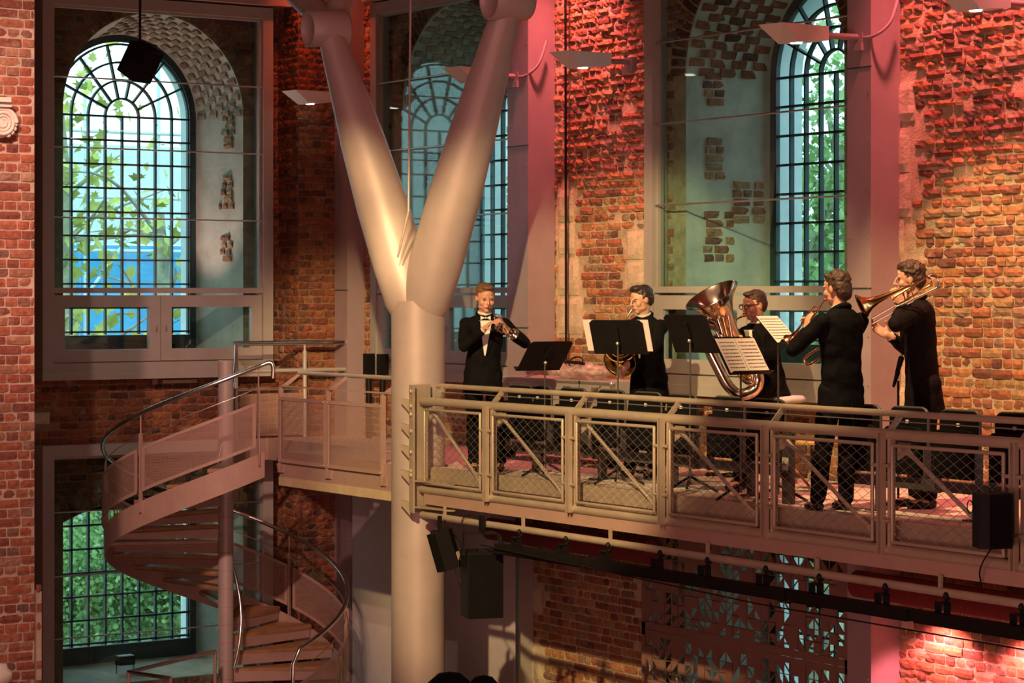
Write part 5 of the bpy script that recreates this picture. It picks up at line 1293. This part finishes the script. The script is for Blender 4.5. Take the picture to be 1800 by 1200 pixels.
    if len(hair) > 2:
        rnd = random.Random(int(head_c.x*100))
        for _ in range(hair[2]):
            a = rnd.uniform(0, 6.283); ph = rnd.uniform(0, .62*math.pi/1.25); x, y, z = .082*math.sin(ph)*math.cos(a), -.012+.098*math.sin(ph)*math.sin(a), .045+.085*math.cos(ph)
            if y > .03 and z < .085: continue
            r = rnd.uniform(.010, .017); e(m_, x, y, z, r, r, r)
    remeshed(m_, 'hair', hair[0], t, .006, 2, .5, .006, 45)
    if glasses:
        m_ = MB()
        for sg in (1, -1):
            m_.tube([h(sg*.036 + .026*math.cos(a), .106, .008 + .020*math.sin(a)) for a in [2*math.pi*k/14 for k in range(14)]], .0035, 6, closed=True); m_.tube([h(sg*.062, .104, .014), h(sg*.082, .0, .016)], .0032, 6)
        m_.tube([h(-.010, .108, .012), h(.010, .108, .012)], .003, 6); m_.build('glasses', 'black_plastic', t)
    return dict(WR=WR, WL=WL, ER=ER, EL=EL, mouth=h(0, .105, -.055), root=t)
CAPH = [(0, -.022, .060, .081, .094, .068), (0, -.055, .008, .079, .058, .078), (.068, -.022, .030, .014, .046, .046), (-.068, -.022, .030, .014, .046, .046), (0, .045, .104, .052, .040, .020)]
TALLH = CAPH + [(0, .035, .108, .062, .050, .028), (.02, .058, .100, .036, .024, .020)]
toCam = CV(0, -1, 0)

# player 1: trumpet, facing the camera
d1 = 22.3; hc = PX(853, 524, d1)
mouth_d = CV(.44, -.70, -.56).normalized()
tp_ = hc + CV(.03, -.115, -.065)
wr1 = hc + CV(.055, -.30, -.235); wl1 = hc + CV(.20, -.20, -.26)
P1 = person('person', 'man in a black suit playing a silver trumpet, facing the camera beside the column', (hc.x, hc.y+.02, 0), V((hc.x, hc.y, .93)) + CV(-.02, .03, 0), CV(.10, -1, 0), CV(.05, -1, 0), 1.80, hc, CV(.28, -1, 0), -14, 0,
    hc + CV(-.01, -.27, -.29), hc + CV(.20, -.22, -.30), ('R', CV(.55, -.25, .55), CV(.3, .1, -.6), CV(.3, -.5, .4), 1.25), ('L', CV(-.30, -.30, .60), CV(-.6, -.1, -.2), CV(-.2, .3, .6), 1.2), CV(-.8, .2, -.8), CV(.9, .2, -.7),
    ('hair_light', CAPH), 'skin', hs=1.12, bow=True)
def mat_from(o, f, up):
    f = V(f).normalized(); r = f.cross(V(up)).normalized(); u = r.cross(f); Mx = Matrix((r, f, u)).transposed().to_4x4(); Mx.translation = V(o); return Mx
def trumpet(o, f, up, label, m='silver_brass', pocket=False):
    Mx = mat_from(o, f, up); t = thing('trumpet', V(o), label, 'trumpet', 'trumpets')
    m_ = MB(Mx); m_.lathe((0, 0, 0), (0, 1, 0), [(-.002, .008), (0, .0135), (.012, .012), (.03, .006), (.08, .0045)], 14); m_.build('mouthpiece', m, t)
    m_ = MB(Mx); m_.tube([(0, .07, 0), (0, .33, 0)] + arc((0, .33, -.035), .035, math.pi/2, -math.pi/2, 10, (0, 1, 0), (0, 0, 1)) + [(0, .24, -.07)], .0062, 10); m_.build('lead_pipe', m, t)
    m_ = MB(Mx); a = arc((-.045, .12, -.035), .035, -math.pi/2, -3*math.pi/2, 10, (0, 1, 0), (0, 0, 1)); m_.tube([(-.045, .22, -.07)] + a + [(-.045, .3, 0)], .0066, 10); m_.build('bell_tube', m, t)
    m_ = MB(Mx); m_.lathe((-.045, .29, 0), (0, 1, 0), [(0, .0066), (.05, .009), (.10, .014), (.14, .023), (.165, .035), (.18, .050), (.188, .062), (.190, .063), (.186, .060), (.176, .048), (.16, .033), (.13, .020), (.08, .010)], 26); m_.build('bell', m, t)
    for k in range(3):
        m_ = MB(Mx); y = .20+.026*k; m_.cyl((-.022, y, -.105), (-.022, y, .02), .0115, 14); m_.cyl((-.022, y, .02), (-.022, y, .045), .003, 8); m_.cyl((-.022, y, .045), (-.022, y, .049), .009, 12); m_.build('valve', m, t)
    m_ = MB(Mx); m_.tube([(-.022, .252, -.05), (-.022, .33, -.05)] + arc((-.022, .33, -.065), .015, math.pi/2, -math.pi/2, 6, (0, 1, 0), (0, 0, 1)) + [(-.022, .25, -.08)], .0055, 8); m_.build('valve_slide', m, t)
    m_ = MB(Mx); m_.cyl((0, .12, 0), (-.045, .12, 0), .004, 8); m_.cyl((0, .29, 0), (-.045, .29, 0), .004, 8); m_.build('brace', m, t); return t
mp = P1['mouth']
trumpet(mp, PX(899, 592, d1-.50) - mp, CV(.2, -.2, 1), 'silver trumpet held pointing down towards the camera by the player beside the column')

# player 2: horn, facing left
d2 = 21.55; hc2 = PX(1128, 527, d2); f2v = CV(-.90, -.42, 0)
P2 = person('person', 'dark-haired man in a black suit playing a French horn behind a music stand', (hc2.x, hc2.y-.0, 0), V((hc2.x, hc2.y, .92)) + CV(.07, .03, 0), CV(-.62, -.78, 0), CV(-.5, -.85, 0), 1.77, hc2, f2v, -12, 0,
    hc2 + CV(-.15, -.14, -.60), hc2 + CV(-.17, -.30, -.42), ('R', CV(-.35, -.2, -.55), CV(.3, -.6, .1), CV(0, -.2, .9), .7), ('L', CV(-.6, 0, .3), CV(.3, -.4, 0), CV(0, 0, 1), 1.1), CV(.2, .7, -.7), CV(.75, -.5, -.7),
    ('hair_dark', TALLH), 'skin_pale', hs=1.08)
hn = thing('french_horn', hc2 + CV(-.20, -.12, -.55), 'brass French horn with its wide bell below the music stand', 'french horn')
bc = PX(1086, 632, d2-.1)
m_ = MB(); m_.lathe(bc + CV(.12, .26, .10), CV(-.30, -.70, -.35), [(0, .02), (.10, .035), (.18, .06), (.24, .10), (.275, .14), (.285, .155), (.28, .152), (.26, .125), (.2, .07), (.12, .04)], 30); m_.build('bell', 'horn_brass', hn)
hcn = hc2 + CV(-.20, -.12, -.42)
m_ = MB(); m_.tube([hcn + CR*.145*math.cos(a) + CZ*.145*math.sin(a) + CF*.05*math.sin(a*.5) for a in [k*.3 for k in range(21)]], .011, 10, closed=True); m_.tube([hcn + CR*.10*math.cos(a) + CZ*.10*math.sin(a) - CF*.03 for a in [k*.3 for k in range(21)]], .009, 8, closed=True); m_.tube([hcn + CR*.06*math.cos(a) + CZ*.08*math.sin(a) - CF*.04 for a in [k*.3 for k in range(21)]], .008, 8, closed=True); m_.build('tubing', 'horn_brass', hn)
m_ = MB(); mo = P2['mouth']
m_.tube(smooth_path([mo, mo + CV(-.055, -.03, -.09), PX(1098, 575, d2-.22), hcn + CV(-.12, -.02, .09)], 6), [.011, .007]+[.006]*17, 10); m_.build('lead_pipe', 'silver_brass', hn)
for k in range(3):
    m_ = MB(); q = hcn + CV(-.05+.04*k, -.06, 0); m_.cyl(q, q - CF*.05, .018, 12); m_.build('rotary_valve', 'silver_brass', hn)

# player 3: tuba, seated high
d3 = 20.5; hc3 = PX(1326, 537, d3); f3 = CV(-.86, -.50, 0)
hip3 = PX(1352, 681, d3); hip3.z = .89
k1 = PX(1292, 706, d3-.42); k2 = PX(1318, 700, d3+.12)
lg = [(hip3+CV(.04, .08, -.02), k2, V((k2.x, k2.y, .09))+CV(-.02, .02, 0), CV(-.8, -.5, 0).normalized()), (hip3+CV(-.02, -.10, -.02), k1, V((k1.x, k1.y, .09))+CV(.05, 0, 0), CV(-.8, -.6, 0).normalized())]
k1.z = .66; k2.z = .68
P3 = person('person', 'bespectacled man in a black suit seated on a high stool playing a tuba', (hip3.x, hip3.y, 0), hip3, CV(-.80, -.60, 0), CV(-.8, -.6, 0), 1.80, hc3, f3, -10, 0,
    PX(1272, 580, d3-.25), PX(1305, 618, d3-.42), ('R', CV(-.5, -.1, .15), CV(.1, -.3, -.6), CV(0, -.3, .8), 1.0), ('L', CV(-.6, .1, -.1), CV(.2, .4, -.3), CV(0, .2, .8), 1.0), CV(-.2, .6, -.8), CV(.7, -.6, -.6),
    ('hair_brown', CAPH), 'skin', hs=1.08, glasses=True, seated=True, legs=lg)
stl = thing('high_stool', (hip3.x, hip3.y, 0), 'high stool with pale round cushion under the tuba player', 'stool')
sc_ = V((hip3.x, hip3.y, 0)) + CV(.13, .0, 0)
m_ = MB(); m_.lathe(sc_, (0, 0, 1), [(.725, .001), (.725, .16), (.735, .185), (.765, .185), (.785, .165), (.79, .001)], 26); m_.build('cushion', 'cushion', stl)
m_ = MB(); m_.cyl(sc_ + CZ*.1, sc_ + CZ*.725, .02, 10); m_.build('column', 'aluminium', stl)
for k in range(4):
    a = k*math.pi/2+.4; m_ = MB(); m_.tube([sc_ + CZ*.25, sc_ + V((math.cos(a)*.24, math.sin(a)*.24, .012))], .012, 8); m_.build('leg', 'red_wood', stl)
tb = thing('tuba', PX(1300, 690, d3-.30), 'large silver and brass tuba with its bell raised up to the left', 'tuba')
dt = d3-.42; Bc = PX(1251, 519, dt); axd = (PX(1316, 632, dt) - Bc); axn = (CV(-.47, .10, 0) + CZ*.86); axn = axn.normalized()
Bend = PX(1309, 628, dt+.02); path_ax = (Bend - Bc); Ld = path_ax.length; axn = path_ax.normalized() + CF*.22; axn.normalize()
m_ = MB(); prof = [(0, .243), (-.004, .245), (.006, .238), (.035, .205), (.09, .160), (.16, .122), (.26, .090), (.38, .072), (.52, .062), (.60, .056), (.52, .056), (.30, .078), (.16, .112), (.08, .155), (.02, .215), (0, .24)]
m_.lathe(Bc, axn, prof, 40); m_.build('bell', 'silver_brass', tb)
tip = Bc + axn*.58
m_ = MB(); m_.tube(smooth_path([tip, PX(1330, 655, dt), PX(1328, 682, dt), PX(1302, 694, dt), PX(1280, 678, dt), PX(1262, 645, dt), PX(1246, 612, dt), PX(1236, 580, dt), PX(1243, 562, dt), PX(1257, 566, dt)], 6), [.055]*20 + [.048]*16 + [.040]*19, 14); m_.build('bottom_bow', 'silver_brass', tb)
for k, (o_, r_) in enumerate(((0, .018), (1, .016), (2, .014))):
    m_ = MB(); f = dt - .07
    m_.tube(smooth_path([PX(1262+o_*9, 560-o_*3, f), PX(1275+o_*7, 600, f), PX(1290+o_*5, 640-o_*3, f), PX(1307+o_*3, 668-o_*6, f), PX(1322-o_*2, 672-o_*8, f), PX(1322-o_*2, 645, f)], 6), r_, 10); m_.build('branch_tube', 'silver_brass' if k != 1 else 'brass', tb)
m_ = MB(); m_.tube(smooth_path([PX(1246, 566, dt-.03), PX(1232, 562, dt-.04), PX(1226, 575, dt-.04), PX(1238, 592, dt-.04), PX(1262, 590, dt-.04)], 6), .017, 10); m_.build('valve_slide', 'brass', tb)
for k in range(4):
    m_ = MB(); q = PX(1262+k*8, 588+k*4, dt-.12); m_.cyl(q, q+CV(.06, 0, -.10), .019, 12); m_.cyl(q, q-CV(.012, 0, -.02), .012, 10); m_.build('valve', 'silver_brass', tb)
m_ = MB(); mo = P3['mouth']; m_.tube(smooth_path([mo, mo + CV(-.06, -.06, -.03), PX(1285, 566, d3-.34), PX(1281, 580, d3-.44), PX(1284, 594, d3-.46)], 6), .0085, 10); m_.lathe(mo, CV(-.06, -.06, -.03), [(0, .02), (.004, .022), (.03, .012), (.06, .008)], 14); m_.build('lead_pipe', 'brass', tb)

# player 4: seen from behind, trumpet
d4 = 18.15; hc4 = PX(1471, 508, d4); f4 = CV(-.72, .70, 0)
gr4 = PX(1462, 897, d4); gr4.z = 0
hp4 = V((hc4.x, hc4.y, .94)) + CV(.04, .02, 0)
lg4 = [(hp4+CV(.09, .02, 0), PX(1500, 800, d4), PX(1497, 885, d4), CV(.1, .9, 0).normalized()), (hp4+CV(-.09, -.0, 0), PX(1452, 800, d4), PX(1440, 888, d4), CV(-.95, -.1, 0).normalized())]
lg4 = [(a, b, V((c_.x, c_.y, .09)), f) for a, b, c_, f in lg4]
P4 = person('person', 'man in a black suit seen from behind playing a trumpet in the row gap', (gr4.x, gr4.y, 0), hp4, CV(-.50, .86, 0), CV(-.4, .9, 0), 1.84, hc4, f4, -8, 0,
    PX(1436, 582, d4+.28), PX(1417, 581, d4+.12), ('R', CV(-.4, .1, .5), CV(.1, -.3, -.5), CV(0, .2, .8), 1.1), ('L', CV(.12, .15, .75), CV(.5, .2, 0), CV(.2, .3, .6), 1.0), CV(.3, .5, -.9), CV(-.7, -.5, -.75),
    ('hair_brown', CAPH + [(0, -.060, -.01, .076, .052, .085)], 70), 'skin', shirt=False, hs=1.06)
mp4 = P4['mouth']
trumpet(mp4, PX(1396, 604, d4+.36) - mp4, CV(.3, 0, 1), 'trumpet of the player seen from behind, bell showing left of his elbow', 'rose_brass')
ub = MB(); f = d4+.36; ub.tube(smooth_path([PX(1440, 611, f), PX(1419, 625, f), PX(1414, 634, f), PX(1421, 641, f), PX(1441, 629, f)], 6), .010, 8); ub.top('spare_slide', 'rose_brass', 'bent brass tube showing left of the back of the player in the row gap', 'brass tube')

# player 5: trombone, at the right
d5 = 18.45; hc5 = PX(1600, 492, d5); f5 = CV(-.97, .22, 0)
hp5 = V((hc5.x, hc5.y, .98)) + CV(.10, 0, 0)
P5 = person('person', 'tall curly-haired man in a black suit playing a trombone at the right', (hp5.x, hp5.y, 0), hp5, CV(-.93, .30, 0), CV(-.9, -.2, 0), 1.93, hc5, f5, -4, 0,
    PX(1563, 590, d5-.02), PX(1588, 537, d5-.22), ('R', CV(-.55, 0, .30), CV(-.1, -.4, .3), CV(-.2, 0, .7), .8), ('L', CV(-.40, -.0, .55), CV(-.1, .6, .2), CV(.3, 0, .6), 1.25), CV(.2, .2, -.9), CV(.25, -.55, -.85),
    ('hair_brown', CAPH, 170), 'skin', hs=1.04, suit='suit_warm')
tm = thing('trombone', PX(1590, 535, d5-.2), 'golden trombone slanting from the bell on the left up to the player\'s shoulder', 'trombone')
fb = d5 - .34
bA = PX(1516, 539, fb); bB = PX(1640, 482, fb); dd = (bB-bA).normalized(); upv = (CZ - dd*dd.dot(CZ)).normalized()
m_ = MB(); m_.lathe(bA, dd, [(-.01, .108), (-.013, .105), (0, .098), (.03, .070), (.07, .046), (.13, .030), (.22, .019), (.34, .012), (.56, .0095), (.34, .009), (.2, .017), (.1, .034), (.03, .065), (-.005, .100)], 30); m_.build('bell', 'brass', tm)
m_ = MB(); e_ = bA + dd*.56; c0 = e_ - upv*.055; m_.tube([e_] + arc(c0, .055, math.pi/2, -math.pi/2, 12, dd, upv) + [c0 - upv*.055 - dd*.33], .0095, 10); m_.build('tuning_slide', 'silver_brass', tm)
m_ = MB(); q0 = e_ - upv*.035 - dd*.03; m_.tube([q0 - dd*.28] + arc(q0, .034, math.pi/2, -math.pi/2, 8, dd, upv) + [q0-upv*.068-dd*.26] + arc(q0-upv*.034-dd*.26, .034, -math.pi/2, -1.5*math.pi, 8, dd, upv), .008, 8); m_.build('valve_loop', 'brass', tm)
m_ = MB(); mo5 = PX(1578, 517, d5-.08); sA = PX(1595, 536, fb+.06); 
s1 = PX(1590, 530, fb+.1); s2 = PX(1530, 567, fb+.16); s3 = s2 - CZ*.0
m_.tube([PX(1600, 522, fb+.1), PX(1533, 560, fb+.18)], .0075, 8); m_.tube([PX(1606, 529, fb+.1), PX(1533, 569, fb+.18)], .0075, 8); m_.tube([PX(1533, 560, fb+.18), PX(1533, 569, fb+.18)], .007, 8); m_.build('slide', 'silver_brass', tm)
m_ = MB(); m_.tube([PX(1570, 539, fb+.14), PX(1572, 549, fb+.14)], .006, 8); m_.tube([PX(1598, 500, fb), PX(1608, 527, fb+.08)], .006, 8); m_.tube([PX(1586, 506, fb), PX(1592, 530, fb+.08)], .006, 8); m_.build('brace', 'brass', tm)
m_ = MB(); m_.tube([P5['mouth'], PX(1600, 522, fb+.1)], .007, 8); m_.build('mouthpiece', 'silver_brass', tm)

bpy.data.batch_remove(JUNK); bpy.data.scenes.remove(SCR)
